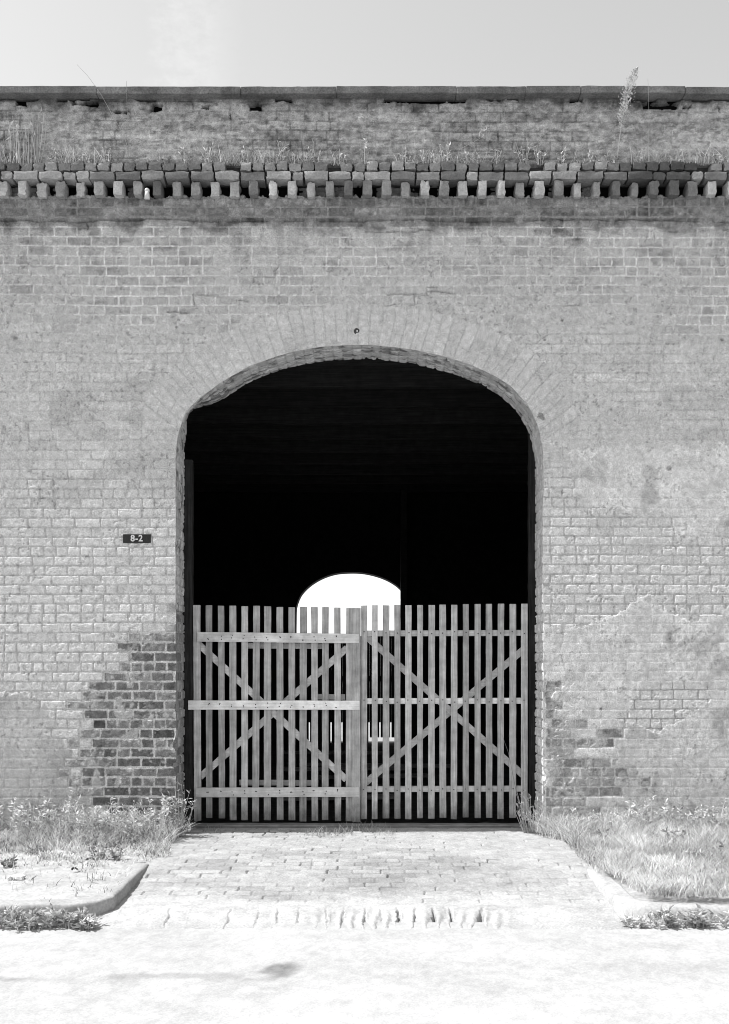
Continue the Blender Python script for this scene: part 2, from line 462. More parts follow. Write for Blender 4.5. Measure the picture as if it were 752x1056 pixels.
    pl = 0.61 + (nm - .5) * 0.26 + (nf - .5) * .12 - 0.15 * sm(0.58, 0.74, fbm(x * 4.5, z * 4.5, 130, 4))
    pl = pl - 0.14 * (1 - sm(0, 30, np.hypot(PX - 722, (PY - 662) * 1.3) + (nf - .5) * 40)) - 0.10 * (1 - sm(0, 14, np.hypot(PX - 692, PY - 661) + (nf - .5) * 20))
    pl = pl - 0.10 * sm(745, 830, PY + wob * .6) * sm(0.42, .6, nm)
    pl_l = 0.47 + (nm - .5) * 0.14 - 0.08 * sm(0.5, .65, nb)
    a = np.where(plastered > .5, np.where(PX < 376, pl_l, pl), a)
    # bare brick where the wash has come away
    bt = 0.11 + 0.16 * rb ** 1.2 - 0.06 * (rb2 < 0.22) + (nf - .5) * 0.16
    bt_r = 0.25 + 0.15 * rb + (nf - .5) * 0.16 + (nm - .5) * .2
    edge_l = sm(22, 4, seg_dist(PX, PY, [(180, 634), (160, 652), (142, 662), (122, 678), (112, 696), (92, 715), (84, 745), (78, 778), (70, 800)]))
    bm_ = np.where(PX < 376, 0.60, 0.56) + (nm - .5) * .12
    ab = mix(bm_, np.where(PX < 376, bt, bt_r), brick)
    ab = mix(ab, 0.50, np.clip(0.7 * sm(0.65, 0.73, fbm(x * 10, z * 10, 140, 3)) + .5 * edge_l * sm(.44, .56, fbm(x * 13, z * 13, 142, 3)), 0, 1) * (PX < 376) + 0.6 * sm(.5, .6, fbm(x * 9, z * 9, 141, 3)) * (PX > 376))
    a = np.where(bare, ab, a)
    a = np.where(expos & plast, mix(0.30, 0.61, sm(.0015, .006, e0)), a)
    # grime of the band below the cornice and the parapet, plus painted shade
    bandt = 0.22 + (rb - .5) * 0.06 + (ns - .5) * 0.22 + (nf - .5) * 0.18 + (nq - .5) * .2
    bandt = mix(0.27 + (nm - .5) * .2, bandt * (1 - .3 * (rb3 < .25)), brick)
    a = mix(a, bandt, up)
    drip = sm(0.45, 0.75, nv) * (1 - sm(228, 300, PY)) * sm(222, 236, PY)
    a = a * (1 - 0.25 * drip)
    row = fbm(x * 1.2, z * 11, 83, 3)
    pt = 0.33 + (row - .5) * 0.26 + (nf - .5) * 0.22 + (nq - .5) * 0.22 + (nb - .5) * 0.16 + (nm - .5) * .14
    pt = pt * (1 - 0.42 * sm(.54, .72, fbm(x * 13, z * 30, 84, 4, .65))) + .12 * sm(.52, .7, fbm(x * 5, z * 26, 87, 4, .65)) * sm(104, 125, PY)
    pt = mix(pt * mix(.62, 1.15, sm(.4, .6, nb)), pt, brick)
    pt = pt * mix(0.36, 1.0, sm(99, 116, PY + (nm - .5) * 34))  # shadow line of the coping painted over the grimy top courses
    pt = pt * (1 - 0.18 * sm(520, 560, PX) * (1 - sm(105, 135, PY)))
    a = mix(a, pt, par)
    a = np.where((PY > 187) & (PY < 203), 0.16 + (nf - .5) * .1, a)  # recess behind the dentils toned dark, painting shade into the gaps
    a = a * (0.90 + 0.20 * nf) * (1 - 0.35 * sm(.64, .74, nq) * sm(.45, .6, nm))
    return h.astype(f32), np.clip(a, 0.03, 0.75).astype(f32), e, bid, k

def grid_faces(nx, nz):
    i = np.arange(nx - 1)[None, :]; j = np.arange(nz - 1)[:, None]
    a = (j * nx + i)
    return np.stack([a, a + 1, a + nx + 1, a + nx], -1).reshape(-1, 4)

def axis_pts(lo, hi, flo, fhi, fine, coarse):
    parts = []
    if lo < flo: parts.append(np.linspace(lo, flo, max(2, int((flo - lo) / coarse)), endpoint=False))
    parts.append(np.linspace(flo, fhi, int((fhi - flo) / fine) + 1))
    if hi > fhi: parts.append(np.linspace(fhi, hi, max(2, int((hi - fhi) / coarse)))[1:])
    return np.concatenate(parts)

WALL_HALF = 8.0
Z_TOP = PZp(95.5, .085)
ware = thing('brick_warehouse', (0, 0, 0), 'long whitewashed brick warehouse wall with a wide arched gateway and toothed brick cornice', 'building')

def build_front_wall():
    xs = axis_pts(-WALL_HALF, WALL_HALF, -3.75, 3.75, 0.0065, 0.03)
    zs = np.linspace(-0.3, Z_TOP, int((Z_TOP + 0.3) / 0.0065) + 1)
    nx, nz = len(xs), len(zs)
    X, Z = np.meshgrid(xs, zs); X = X.ravel(); Z = Z.ravel()
    h, a, e, bid, k = wall_fields(X, Z)
    near = (X > -2.4) & (X < 2.4) & (Z < 5.2)
    ni = np.where(near)[0]
    sd, idx, qx, qz = opening_sdf(X[ni], Z[ni])
    # voussoir ring round the arch
    inring = (sd > 0) & (sd < 0.40) & (idx >= SARC[0]) & (idx <= SARC[1]) & (Z[ni] > PZw(455))
    r = ni[inring]; d = sd[inring] + (vn(X[r] * 10, Z[r] * 10, 31) - .5) * .012
    s = idx[inring] * 0.009 + ((X[r] - qx[inring]) * 0)
    # smooth arc coordinate (angle about a low centre) rather than the stepped index
    th = np.arctan2(X[r] + 0.05, Z[r] - 2.35)
    ring = np.zeros(len(d), np.int64)
    u = th * 1.9 / 0.083 + 0.5 * ring + (vn(X[r] * 5, Z[r] * 5, 33) - .5) * 0.25
    jj = np.floor(u).astype(np.int64); fu = u - jj
    cj = np.where(jj % 2 == 0, .245, .125) + (hsh(jj, ring, 42) - .5) * .03
    ring = (d > cj).astype(np.int64)
    ed = np.minimum(np.minimum(fu, 1 - fu) * 0.083, np.minimum(np.abs(d - cj) + .002, np.minimum(d + 0.01, np.abs(d - 0.385))))
    bk = sm(0.002, 0.009, ed)
    rr = hsh(jj, ring, 41)
    side = np.abs(th) / 1.2
    vis = 0.35 + 0.65 * sm(0.35, 0.9, side)
    nm = fbm(X[r] * 6, Z[r] * 6, 64, 4)
    hr = -0.0045 * (1 - bk) * vis + (rr - .5) * 0.003 * bk + (nm - .5) * 0.006
    ar = mix(0.46, 0.55 + (rr - .5) * 0.07 + (fbm(X[r] * 25, Z[r] * 25, 66, 3) - .5) * .12, bk) + (nm - .5) * 0.10 - 0.03
    w = 1 - sm(0.36, 0.395, d)
    h[r] = mix(h[r], hr, w); a[r] = mix(a[r], ar, w)
    db = (np.abs(X[r] - PXw(558)) + (vn(X[r] * 50, Z[r] * 50, 34) - .5) * .02 < 0.030) & (np.abs(Z[r] - PZw(429) + (X[r] - PXw(558)) * .3) + (vn(X[r] * 60, Z[r] * 60, 35) - .5) * .02 < 0.028)
    a[r[db]] = 0.26; h[r[db]] -= .006
    # taper to the arris so the reveal joins without a step
    out = sd >= 0
    h[ni[out]] *= sm(0, 0.02, sd[out])
    a[ni] = np.where((sd > 0) & (sd < 0.03) & (Z[ni] < 1.5) & (X[ni] > 0), 0.62, a[ni])  # pale strip paints the sunlit edge of the right jamb
    Y = -h
    sdf = np.full(X.shape, 9.0, f32); sdf[ni] = sd
    inside = sdf < 0
    F = grid_faces(nx, nz)
    keep = ~inside[F].all(1)
    F = F[keep]
    used = np.zeros(len(X), bool); used[F.ravel()] = True
    mv = ni[(sd < 0)]; mvs = sd < 0
    X2 = X.copy(); Z2 = Z.copy()
    X2[mv] = qx[mvs]; Z2[mv] = qz[mvs]; Y[mv] = 0
    remap = -np.ones(len(X), np.int32); remap[used] = np.arange(used.sum())
    V = np.c_[X2, Y, Z2][used]
    np_mesh('front_wall', V, remap[F], M_wall, ware, alb=a[used])

def build_reveal():
    n = len(OUT); ys = np.linspace(0, 0.43, 52)
    S = np.arange(n) * 0.009
    SS, YY = np.meshgrid(S, ys)
    sidx = np.arange(n)[None, :].repeat(len(ys), 0)
    zrow = np.where(OUT[:, 1] < PZw(470), OUT[:, 1] + np.where(np.arange(n) > n // 2, 20.0, 0.0), S * 1.0 + 40)
    Zc = zrow[None, :].repeat(len(ys), 0)
    arch = (Zc > 39) & (Zc < 200)
    e, bid, k, cx, cz, fu = bricks(YY.ravel() + 0.03, Zc.ravel() % 20, L0=0.21, seed=7, warp=0.01, header_every=2)
    brick = sm(0.003, 0.010, e).reshape(YY.shape)
    rb = hsh(bid, k, 44).reshape(YY.shape)
    nf = fbm(SS * 20, YY * 20, 45, 4); nm = fbm(SS * 5, YY * 9, 46, 4)
    low = (OUT[:, 1] < 2.1)[None, :].repeat(len(ys), 0)
    left = (np.arange(n) < n // 2)[None, :].repeat(len(ys), 0)
    rec = np.where(low, 0.016, 0.008)
    h = -rec * (1 - brick) + (rb - .5) * np.where(low, 0.012, 0.005) + (nf - .5) * 0.010
    h = np.where(low & (hsh(bid, k, 47).reshape(YY.shape) < 0.12), h - 0.025 * brick, h)
    h = h - 0.02 * sm(0.63, 0.7, fbm(SS * 12, YY * 26, 48, 3))
    h = h * sm(0, 0.03, YY)
    a = mix(0.48, 0.53 + (rb - .5) * .14, brick) + (nm - .5) * 0.26 - .3 * sm(.6, .72, fbm(SS * 9, YY * 22, 49, 3))
    a = np.where(low & left, mix(0.42, 0.17 + rb * 0.16, brick) + (nm - .5) * .12, a)
    a = np.where(~left & (OUT[:, 1] < 3.8)[None, :], mix(0.55, 0.56, brick) + (nm - .5) * .3, a)
    a = np.where(YY < 0.05, np.maximum(a, np.where(left, a, 0.5)), a)  # front edge of the right reveal lightened as if sunlit
    V = np.empty(YY.shape + (3,), f32)
    P = OUTL * (1 - sm(0, .04, YY)[..., None]) + OUT * sm(0, .04, YY)[..., None]
    P = P + (BCK - OUT) * sm(0.02, .38, YY)[..., None]
    V[..., 0] = P[..., 0] - ONRM[None, :, 0] * (-h); V[..., 2] = P[..., 1] - ONRM[None, :, 1] * (-h); V[..., 1] = YY
    np_mesh('arch_reveal', V.reshape(-1, 3), grid_faces(n, len(ys))[:, ::-1], M_rev, ware, alb=np.clip(a, .05, .65).ravel())

build_front_wall()
build_reveal()

# the inner face of the front wall, side walls, roof and rear wall: the building is closed and dark inside
def sheet_with_hole(name, y, mat, sdf_fn, x0, x1, z0, z1, step):
    xs = np.arange(x0, x1 + step * .5, step); zs = np.arange(z0, z1 + step * .5, step)
    X, Z = np.meshgrid(xs, zs); X = X.ravel(); Z = Z.ravel()
    sd, qx, qz = sdf_fn(X, Z)
    F = grid_faces(len(xs), len(zs)); ins = sd < 0
    F = F[~ins[F].all(1)]
    X = np.where(ins, qx, X); Z = np.where(ins, qz, Z)
    return np.c_[X, np.full(X.shape, y), Z], F

REAR_Y = 10.6
def poly_sdf(O):
    def fn(x, z):
        A = O[:-1]; B = O[1:]; AB = B - A; L2 = (AB ** 2).sum(1)
        px = x[:, None]; pz = z[:, None]
        t = np.clip(((px - A[:, 0]) * AB[:, 0] + (pz - A[:, 1]) * AB[:, 1]) / L2, 0, 1)
        qx = A[:, 0] + t * AB[:, 0]; qz = A[:, 1] + t * AB[:, 1]
        dd = (px - qx) ** 2 + (pz - qz) ** 2
        k = dd.argmin(1); r = np.arange(len(x))
        cr = ((A[:, 1] > pz) != (B[:, 1] > pz)) & (px < AB[:, 0] * (pz - A[:, 1]) / np.where(AB[:, 1] == 0, 1e-9, AB[:, 1]) + A[:, 0])
        ins = (cr.sum(1) % 2 == 1) | ((z < O[0, 1]) & (x > O[0, 0]) & (x < O[-1, 0]))
        d = np.sqrt(dd[r, k]); return np.where(ins, -d, d), qx[r, k], qz[r, k]
    return fn
bsdf = poly_sdf(BCK[::8])
def fsdf(x, z):
    return bsdf(x, z)
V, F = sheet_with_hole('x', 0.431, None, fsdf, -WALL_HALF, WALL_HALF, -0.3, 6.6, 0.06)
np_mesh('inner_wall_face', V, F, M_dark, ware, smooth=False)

RS = 990.0 / (9 + REAR_Y)       # photo pixels per metre at the rear wall
rear_px = [(305, 775), (305, 630), (307.5, 619), (312, 611), (321, 602.5), (333, 595.5), (346, 591.3), (360, 590), (375, 590.6), (390, 594),
           (402, 599), (412, 606), (417.5, 614), (419, 626), (419, 775)]
RO = catmull(rear_px, 10); RO = np.c_[(RO[:, 0] - 376) / RS, 1.58 + (686 - RO[:, 1]) / RS]
RO = resample(RO, 0.03)
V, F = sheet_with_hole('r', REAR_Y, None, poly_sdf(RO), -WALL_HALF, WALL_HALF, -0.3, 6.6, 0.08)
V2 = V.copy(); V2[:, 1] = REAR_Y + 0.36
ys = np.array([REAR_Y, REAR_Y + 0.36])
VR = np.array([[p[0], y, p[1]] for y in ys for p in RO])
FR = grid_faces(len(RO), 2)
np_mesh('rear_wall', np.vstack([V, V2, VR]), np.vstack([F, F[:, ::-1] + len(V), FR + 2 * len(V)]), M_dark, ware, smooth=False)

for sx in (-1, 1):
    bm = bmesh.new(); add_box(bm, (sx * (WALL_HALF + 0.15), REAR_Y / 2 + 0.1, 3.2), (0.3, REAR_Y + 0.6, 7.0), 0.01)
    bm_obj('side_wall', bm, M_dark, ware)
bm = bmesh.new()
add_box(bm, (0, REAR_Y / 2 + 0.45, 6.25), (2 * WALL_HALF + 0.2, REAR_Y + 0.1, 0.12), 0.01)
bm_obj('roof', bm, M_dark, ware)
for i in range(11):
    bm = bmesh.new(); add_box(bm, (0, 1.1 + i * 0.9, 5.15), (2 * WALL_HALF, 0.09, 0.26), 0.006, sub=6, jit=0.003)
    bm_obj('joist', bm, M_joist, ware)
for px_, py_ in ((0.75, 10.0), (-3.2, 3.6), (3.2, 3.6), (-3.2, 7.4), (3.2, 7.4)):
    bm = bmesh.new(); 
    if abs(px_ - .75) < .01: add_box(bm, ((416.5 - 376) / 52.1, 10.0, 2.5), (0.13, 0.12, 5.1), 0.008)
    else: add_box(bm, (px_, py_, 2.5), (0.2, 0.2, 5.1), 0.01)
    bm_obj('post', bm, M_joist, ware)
# top of the wall behind the coping
bm = bmesh.new(); add_box(bm, (0, 0.235, 6.42), (2 * WALL_HALF, 0.36, 1.0), 0.0)
bm_obj('parapet_core', bm, M_corn, ware)

# coping stones
cuts = [-8.0, -6.6, -5.05, -3.75, PXw(102), PXw(249), PXw(347), PXw(470), PXw(541), PXw(597), PXw(704), 4.3, 5.6, 6.9, 8.0]
for a_, b_ in zip(cuts[:-1], cuts[1:]):
    bm = bmesh.new()
    L = b_ - a_ - 0.003
    zc = (PZp(88.6, .085) + PZp(96.0, .085)) / 2 + random.uniform(-.004, .004)
    add_box(bm, ((a_ + b_) / 2, 0.185 + random.uniform(-.004, .004), zc), (L, 0.54, PZw(88.6) - PZw(96.0)), 0.005, sub=14, jit=0.002,
            rot=Matrix.Rotation(random.uniform(-.002, .002), 4, 'Y'))
    bm_obj('coping_stone', bm, M_cope, ware, smooth=False)

# ------------------------------------------------------------------ cornice bricks
def rough_brick(cx, cy, cz, sx, sy, sz, r=0.012, jit=0.004, seed=0, n=5):
    """a worn brick: rounded, dented box as verts, quads"""
    lin = np.linspace(-1, 1, n)
    V = []; F = []
    for ax in range(3):
        for sg in (-1, 1):
            u, v = np.meshgrid(lin, lin)
            P = np.zeros((n * n, 3)); o = [i for i in range(3) if i != ax]
            P[:, ax] = sg; P[:, o[0]] = u.ravel(); P[:, o[1]] = v.ravel()
            off = len(V) * n * n
            f = grid_faces(n, n) + off
            flip = (sg > 0) ^ (ax == 1)
            F.append(f if flip else f[:, ::-1]); V.append(P)
    P = np.vstack(V); half = np.array([sx, sy, sz]) / 2
    Q = P * half
    inner = np.clip(Q, -(half - r), half - r)
    D = Q - inner; L = np.linalg.norm(D, axis=1)
    k = L > 1e-9
    Q[k] = inner[k] + D[k] / L[k][:, None] * r
    # dents, the same for coincident corners
    key = np.round(P * 100).astype(np.int64)
    for c in range(3):
        Q[:, c] += (hsh(key[:, 0] * 7 + key[:, 1] * 131, key[:, 2] * 17 + seed * 977, 200 + c) - 0.5) * 2 * jit
    Q += np.array([cx, cy, cz])
    return Q, np.vstack(F)

def course(name, z_hi, z_lo, proj, lens, jit, tone, drop=0.0, seed=0):
    Vs, Fs, As = [], [], []; off = 0; x = -WALL_HALF; i = 0
    rs = np.random.default_rng(seed)
    while x < WALL_HALF:
        L = rs.choice(lens) * (1 + rs.uniform(-.05, .05))
        pj = proj + rs.uniform(-.014, .010); dz = rs.uniform(-.005, .004)
        if rs.random() > drop:
            t = tone * rs.uniform(0.6, 1.45)
            if 3.0 > x > 2.35: t *= 0.42
            hgt = (z_hi - z_lo) * rs.uniform(.86, .97)
            q, f = rough_brick(x + L / 2, -pj + 0.14, (z_hi + z_lo) / 2 + dz, L - rs.uniform(.006, .018), 0.28, hgt,
                               r=rs.uniform(.006, .014), jit=jit, seed=seed * 1000 + i)
            Vs.append(q); Fs.append(f + off); As.append(np.full(len(q), t)); off += len(q)
        x += L; i += 1
    # mortar bed behind and between, near-black to paint in the dark of the gaps
    q, f = rough_brick(0, 0.14 - .015, (z_hi + z_lo) / 2, 2 * WALL_HALF, 0.2, (z_hi - z_lo) * 0.98, r=.004, jit=.001, seed=1)
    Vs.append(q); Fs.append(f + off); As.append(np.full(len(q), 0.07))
    np_mesh(name, np.vstack(Vs), np.vstack(Fs), M_corn, ware, alb=np.concatenate(As))

course('cornice_header_course', PZp(165.5, .085), PZp(175.2, .085), 0.075, [0.112, 0.118, 0.125], 0.007, 0.25, drop=0.05, seed=3)
course('cornice_stretcher_course', PZp(175.4, .1), PZp(184.8, .1), 0.092, [0.235, 0.225, 0.235, 0.12], 0.006, 0.255, seed=4)
x = -WALL_HALF; i = 0
while x < WALL_HALF:
    w = 0.086 + random.uniform(-.011, .009)
    t = 0.36 * random.uniform(0.6, 1.4)
    if 2.2 < x < 3.2: t *= 0.5
    if random.random() < .15: t *= .6
    back = 0.035 * random.random() if random.random() < .3 else 0.0       # some teeth are broken back
    q, f = rough_brick(x, 0.055 + back + random.uniform(-.008, .008), (PZp(185.6, .085) + PZp(201.6, .085)) / 2 + random.uniform(-.004, .004), w, 0.28,
                       (PZw(185.6) - PZw(201.6)) * random.uniform(.92, 1.0), r=random.uniform(.008, .02), jit=random.uniform(.004, .009), seed=9000 + i)
    np_mesh('dentil', q, f, M_corn, ware, alb=np.full(len(q), t))
    x += 0.1786 + random.uniform(-.004, .004); i += 1

# small white peg under the dentils
bm = bmesh.new()
bmesh.ops.create_cone(bm, cap_ends=True, segments=14, radius1=0.026, radius2=0.02, depth=0.075,
                      matrix=Matrix.Translation((PXw(153.5), -0.07, PZp(201, .07))))
bmesh.ops.create_uvsphere(bm, u_segments=12, v_segments=8, radius=0.024, matrix=Matrix.Translation((PXw(153.5), -0.07, PZp(196.5, .07))))
bmesh.ops.create_cone(bm, cap_ends=True, segments=8, radius1=0.006, radius2=0.006, depth=0.09,
                      matrix=Matrix.Translation((PXw(153.5), -0.03, PZp(203, .07))) @ Matrix.Rotation(math.radians(90), 4, 'X'))
bm_obj('insulator_peg', bm, M_peg, ware, smooth=True)
# little iron eye over the crown of the arch
bm = bmesh.new()
bmesh.ops.create_cone(bm, cap_ends=True, segments=16, radius1=0.032, radius2=0.022, depth=0.016,
                      matrix=Matrix.Translation((PXw(368.5), -0.008, PZw(341.5))) @ Matrix.Rotation(math.radians(90), 4, 'X'))
for f in bm.faces: f.material_index = 0
nf0 = len(bm.faces)
bmesh.ops.create_cone(bm, cap_ends=True, segments=10, radius1=0.009, radius2=0.007, depth=0.03,
                      matrix=Matrix.Translation((PXw(368.5), -0.022, PZw(342.5))) @ Matrix.Rotation(math.radians(90), 4, 'X'))
bm.faces.ensure_lookup_table()
for f in bm.faces[nf0:]: f.material_index = 1
bm_obj('wall_eye', bm, M_letter, ware, mats=[M_letter, M_nail])

# timber posts the gate leaves hang on, and the sill
GS = 104.8
def GX(px): return (px - 376.0) / GS
def GZ(py): return 1.58 - (py - 686.0) / GS
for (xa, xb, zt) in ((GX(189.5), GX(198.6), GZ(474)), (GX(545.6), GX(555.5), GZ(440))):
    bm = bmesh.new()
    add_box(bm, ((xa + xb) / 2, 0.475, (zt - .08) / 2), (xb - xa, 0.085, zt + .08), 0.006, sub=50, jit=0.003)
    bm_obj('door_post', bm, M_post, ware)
bm = bmesh.new()
add_box(bm, ((GX(194) + GX(545)) / 2, 0.40, -0.012), (GX(545) - GX(194), 0.13, 0.075), 0.008, sub=30, jit=0.003)
bm_obj('sill_beam', bm, M_sill, ware)

# ------------------------------------------------------------------ picket gates
def plank(name, p0, p1, w, t, y, mat, parent, nails=None, bev=0.0025, jit=0.0012):
    """a board in the gate plane from p0 to p1 (x,z), width w, thickness t, centred at depth y"""
    p0 = Vector((p0[0], y, p0[1])); p1 = Vector((p1[0], y, p1[1]))
    d = p1 - p0; L = d.length; ang = math.atan2(d.z, d.x)
    bm = bmesh.new()
    add_box(bm, (p0 + p1) / 2, (L, t, w), bev, rot=Matrix.Rotation(-ang, 4, 'Y'), sub=max(2, int(L / 0.12)), jit=jit)
    if nails:
        for (nx_, nz_) in nails:
            bmesh_n = len(bm.faces)
            bmesh.ops.create_cone(bm, cap_ends=True, segments=7, radius1=0.007, radius2=0.005, depth=0.006,
                                  matrix=Matrix.Translation((nx_, y - t / 2 - 0.002, nz_)) @ Matrix.Rotation(math.radians(90), 4, 'X'))
            bm.faces.ensure_lookup_table()
            for f in bm.faces[bmesh_n:]: f.material_index = 1
    return bm_obj(name, bm, mat, parent, mats=[mat, M_nail])

R = random.uniform
left_gate = thing('picket_gate', (GX(200), 0.45, 0), 'left gate leaf of weathered pickets with three broad rails across its front', 'gate', )
xs_l = [203.1, 215.4, 228.1, 240.4, 252.1, 264.3, 276.5, 288.8, 300.7, 312.7, 324.4, 336.1, 347.8]
for i, px in enumerate(xs_l):
    top = 624.0 + (px - 203) / 145 * 2.6 + R(-.5, .5)
    bot = 846.5 + R(-1.2, 1.0)
    if i in (1, 2): bot -= 2
    plank('picket', (GX(px + R(-.9, .9)), GZ(bot)), (GX(px + R(-.5, .5)), GZ(top)), 0.066 + R(-.005, .004), 0.022, 0.455 + R(-.002, .002), M_slat, left_gate)
plank('picket', (GX(360.2), GZ(847)), (GX(360.5), GZ(627)), 0.066, 0.022, 0.455, M_slat, left_gate)
plank('closing_stile', (GX(367.6), GZ(847.5)), (GX(367.8), GZ(627.2)), 0.080, 0.022, 0.4305, M_slat, left_gate)
for (xa, xb, ya, yb, h) in ((203.8, 370.5, 656.8, 658.6, .094), (194.6, 371.0, 727.0, 727.2, .090), (202.0, 370.3, 817.0, 816.4, .094)):
    nl = [(GX(px) + R(-.012, .012), GZ(mix(ya, yb, (px - xa) / (xb - xa))) + R(-.025, .025)) for px in xs_l[1:] for _ in range(2)]
    plank('rail', (GX(xa), GZ(ya)), (GX(xb), GZ(yb)), h, 0.028, 0.428, M_rail, left_gate, nails=nl)
for (xa, ya, xb, yb, y) in ((203.5, 663.5, 357.5, 804.5, 0.479), (205.5, 802, 358, 668, 0.499)):
    plank('brace', (GX(xa), GZ(ya)), (GX(xb), GZ(yb)), 0.066, 0.02, y, M_rail, left_gate)
for (xa, xb, yc) in ((251, 335, 665.8), (246, 328, 808.0), (327, 356, 718.8)):
    plank('back_rail', (GX(xa), GZ(yc)), (GX(xb), GZ(yc + .4)), 0.055, 0.024, 0.524, M_rail, left_gate)

right_gate = thing('picket_gate', (GX(545), 0.45, 0), 'right gate leaf with pickets nailed in front of thin rails and crossed braces', 'gate')
xs_r = [375.4, 386.8, 398.3, 410.0, 421.4, 433.2, 445.2, 456.9, 468.6, 480.6, 492.6, 504.7, 516.7, 528.9, 541.0]
for i, px in enumerate(xs_r):
    top = 624.2 - (px - 375) / 166 * 1.6 + R(-.5, .5); bot = 844.2 + R(-1.2, .9)
    nl = [(GX(px) + R(-.006, .006), GZ(v) + R(-.012, .012)) for v in (652.5, 723, 814)]
    plank('picket', (GX(px + R(-.4, .4)), GZ(bot)), (GX(px + R(-.3, .3)), GZ(top)), 0.061 + R(-.005, .004), 0.022, 0.455 + R(-.002, .002), M_slat, right_gate, nails=nl)
for (xa, xb, yc) in ((373.5, 542, 652.9), (373.5, 542, 723.0), (373.5, 542, 814.0)):
    plank('rail', (GX(xa), GZ(yc + .3)), (GX(xb), GZ(yc - .3)), 0.058, 0.026, 0.481, M_rail, right_gate)
for (xa, ya, xb, yb, y) in ((376.5, 655.0, 540.5, 800, 0.5055), (377, 808.5, 541.5, 669.5, 0.5265)):
    plank('brace', (GX(xa), GZ(ya)), (GX(xb), GZ(yb)), 0.066, 0.02, y, M_rail, right_gate)

# gate in the rear doorway, its foot open between short pickets
rear_gate = thing('board_gate', (RO[0, 0], REAR_Y + .15, 0), 'dark board gate closing the lower half of the far doorway, seen through the pickets', 'gate')
def RX(px): return (px - 376) / (990 / 19.75)
def RZ(py): return 1.58 - (py - 686) / (990 / 19.75)
px = 303.0
slits = (318.5, 340.5, 353, 378, 391, 403)
while px < 420:
    w = 5.6
    low = 760.5 if px > 376 else 768
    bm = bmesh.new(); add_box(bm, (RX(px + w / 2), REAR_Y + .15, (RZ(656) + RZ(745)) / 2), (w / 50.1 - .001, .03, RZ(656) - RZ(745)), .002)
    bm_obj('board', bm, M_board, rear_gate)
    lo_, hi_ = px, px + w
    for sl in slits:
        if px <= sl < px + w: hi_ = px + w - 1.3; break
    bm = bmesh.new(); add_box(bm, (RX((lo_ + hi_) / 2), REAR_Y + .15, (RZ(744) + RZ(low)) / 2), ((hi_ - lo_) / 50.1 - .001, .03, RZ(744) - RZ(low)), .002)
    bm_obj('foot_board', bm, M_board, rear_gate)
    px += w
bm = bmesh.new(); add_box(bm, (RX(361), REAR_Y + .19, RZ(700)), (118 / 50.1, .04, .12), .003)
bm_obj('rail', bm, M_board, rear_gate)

far = thing('pale_building', (-1.5, 62, 0), 'pale plain building beyond the far doorway, a white shape above the gate', 'building')
rz = Matrix.Rotation(math.radians(-28), 4, 'Z')
bm = bmesh.new(); add_box(bm, (-1.5, 66, 3.0), (34, 8, 6.4), .02, rot=rz); bm_obj('wall', bm, M_far, far)
bm = bmesh.new(); add_box(bm, (-1.5, 66, 6.262), (33.9, 7.9, .10), .02, rot=rz); bm_obj('roof', bm, M_far, far)

# loose boards on the floor inside
for (x_, y_, z_, l_, a_) in ((-.25, 5.2, .05, 1.9, 4), (.15, 5.6, .06, 2.3, -6), (.1, 4.3, .04, 1.6, 9), (-.5, 6.6, .16, 1.8, -3), (.45, 3.1, .04, 1.2, -12), (-.3, 2.2, .04, 1.4, 7)):
    bm = bmesh.new()
    add_box(bm, (x_, y_, z_), (l_, .16, .045), .004, rot=Matrix.Rotation(math.radians(a_), 4, 'Z'), sub=6, jit=.004)
    o = bm_obj('loose_board', bm, M_sill, None, origin=(x_, y_, 0))
    tag(o, 'loose grey board lying on the dark floor behind the gates', 'board', 'loose boards on the floor inside')

# ------------------------------------------------------------------ number plate
plate = thing('number_sign', (PXw(141.5), -0.012, PZw(555.5)), 'small dark number plate reading 8-2 on the whitewashed brick', 'sign')
bm = bmesh.new(); add_box(bm, (PXw(141.6), -0.016, PZw(555.6)), (0.262, 0.012, 0.082), 0.004, sub=6, jit=.001)
bm_obj('plate', bm, M_plate, plate)
def glyphs():
    bm = bmesh.new()
    cu = bpy.data.curves.new('txt', 'FONT')
    cu.body = '8-2'; cu.size = 0.083; cu.extrude = 0.002; cu.align_x = 'CENTER'; cu.align_y = 'CENTER'; cu.offset = 0.0022; cu.space_character = 1.12
    o = bpy.data.objects.new('txt', cu); C.objects.link(o)
    dg = bpy.context.evaluated_depsgraph_get()
    me = bpy.data.meshes.new_from_object(o.evaluated_get(dg))
    bm.from_mesh(me)
    bpy.data.objects.remove(o); bpy.data.curves.remove(cu); bpy.data.meshes.remove(me)
    bmesh.ops.transform(bm, matrix=Matrix.Translation((PXw(141.6), -0.0245, PZw(555.7))) @ Matrix.Rotation(math.radians(90), 4, 'X') @ Matrix.Diagonal((.95, 1, 1, 1)), verts=bm.verts)
    return bm
bm_obj('lettering', glyphs(), M_letter, plate)

# ------------------------------------------------------------------ ground
def structure(o): o['kind'] = 'structure'; return o
KX = 1.71; KY = -2.66
def z_drive(y): return -0.085 * sm(-0.9, -2.35, y)

# one earth sheet to the horizon
V = np.array([(-400, -60, -0.26), (400, -60, -0.26), (400, 700, -0.26), (-400, 700, -0.26)], f32)
structure(np_mesh('ground', V, [[0, 1, 2, 3]], M_ground, smooth=False))
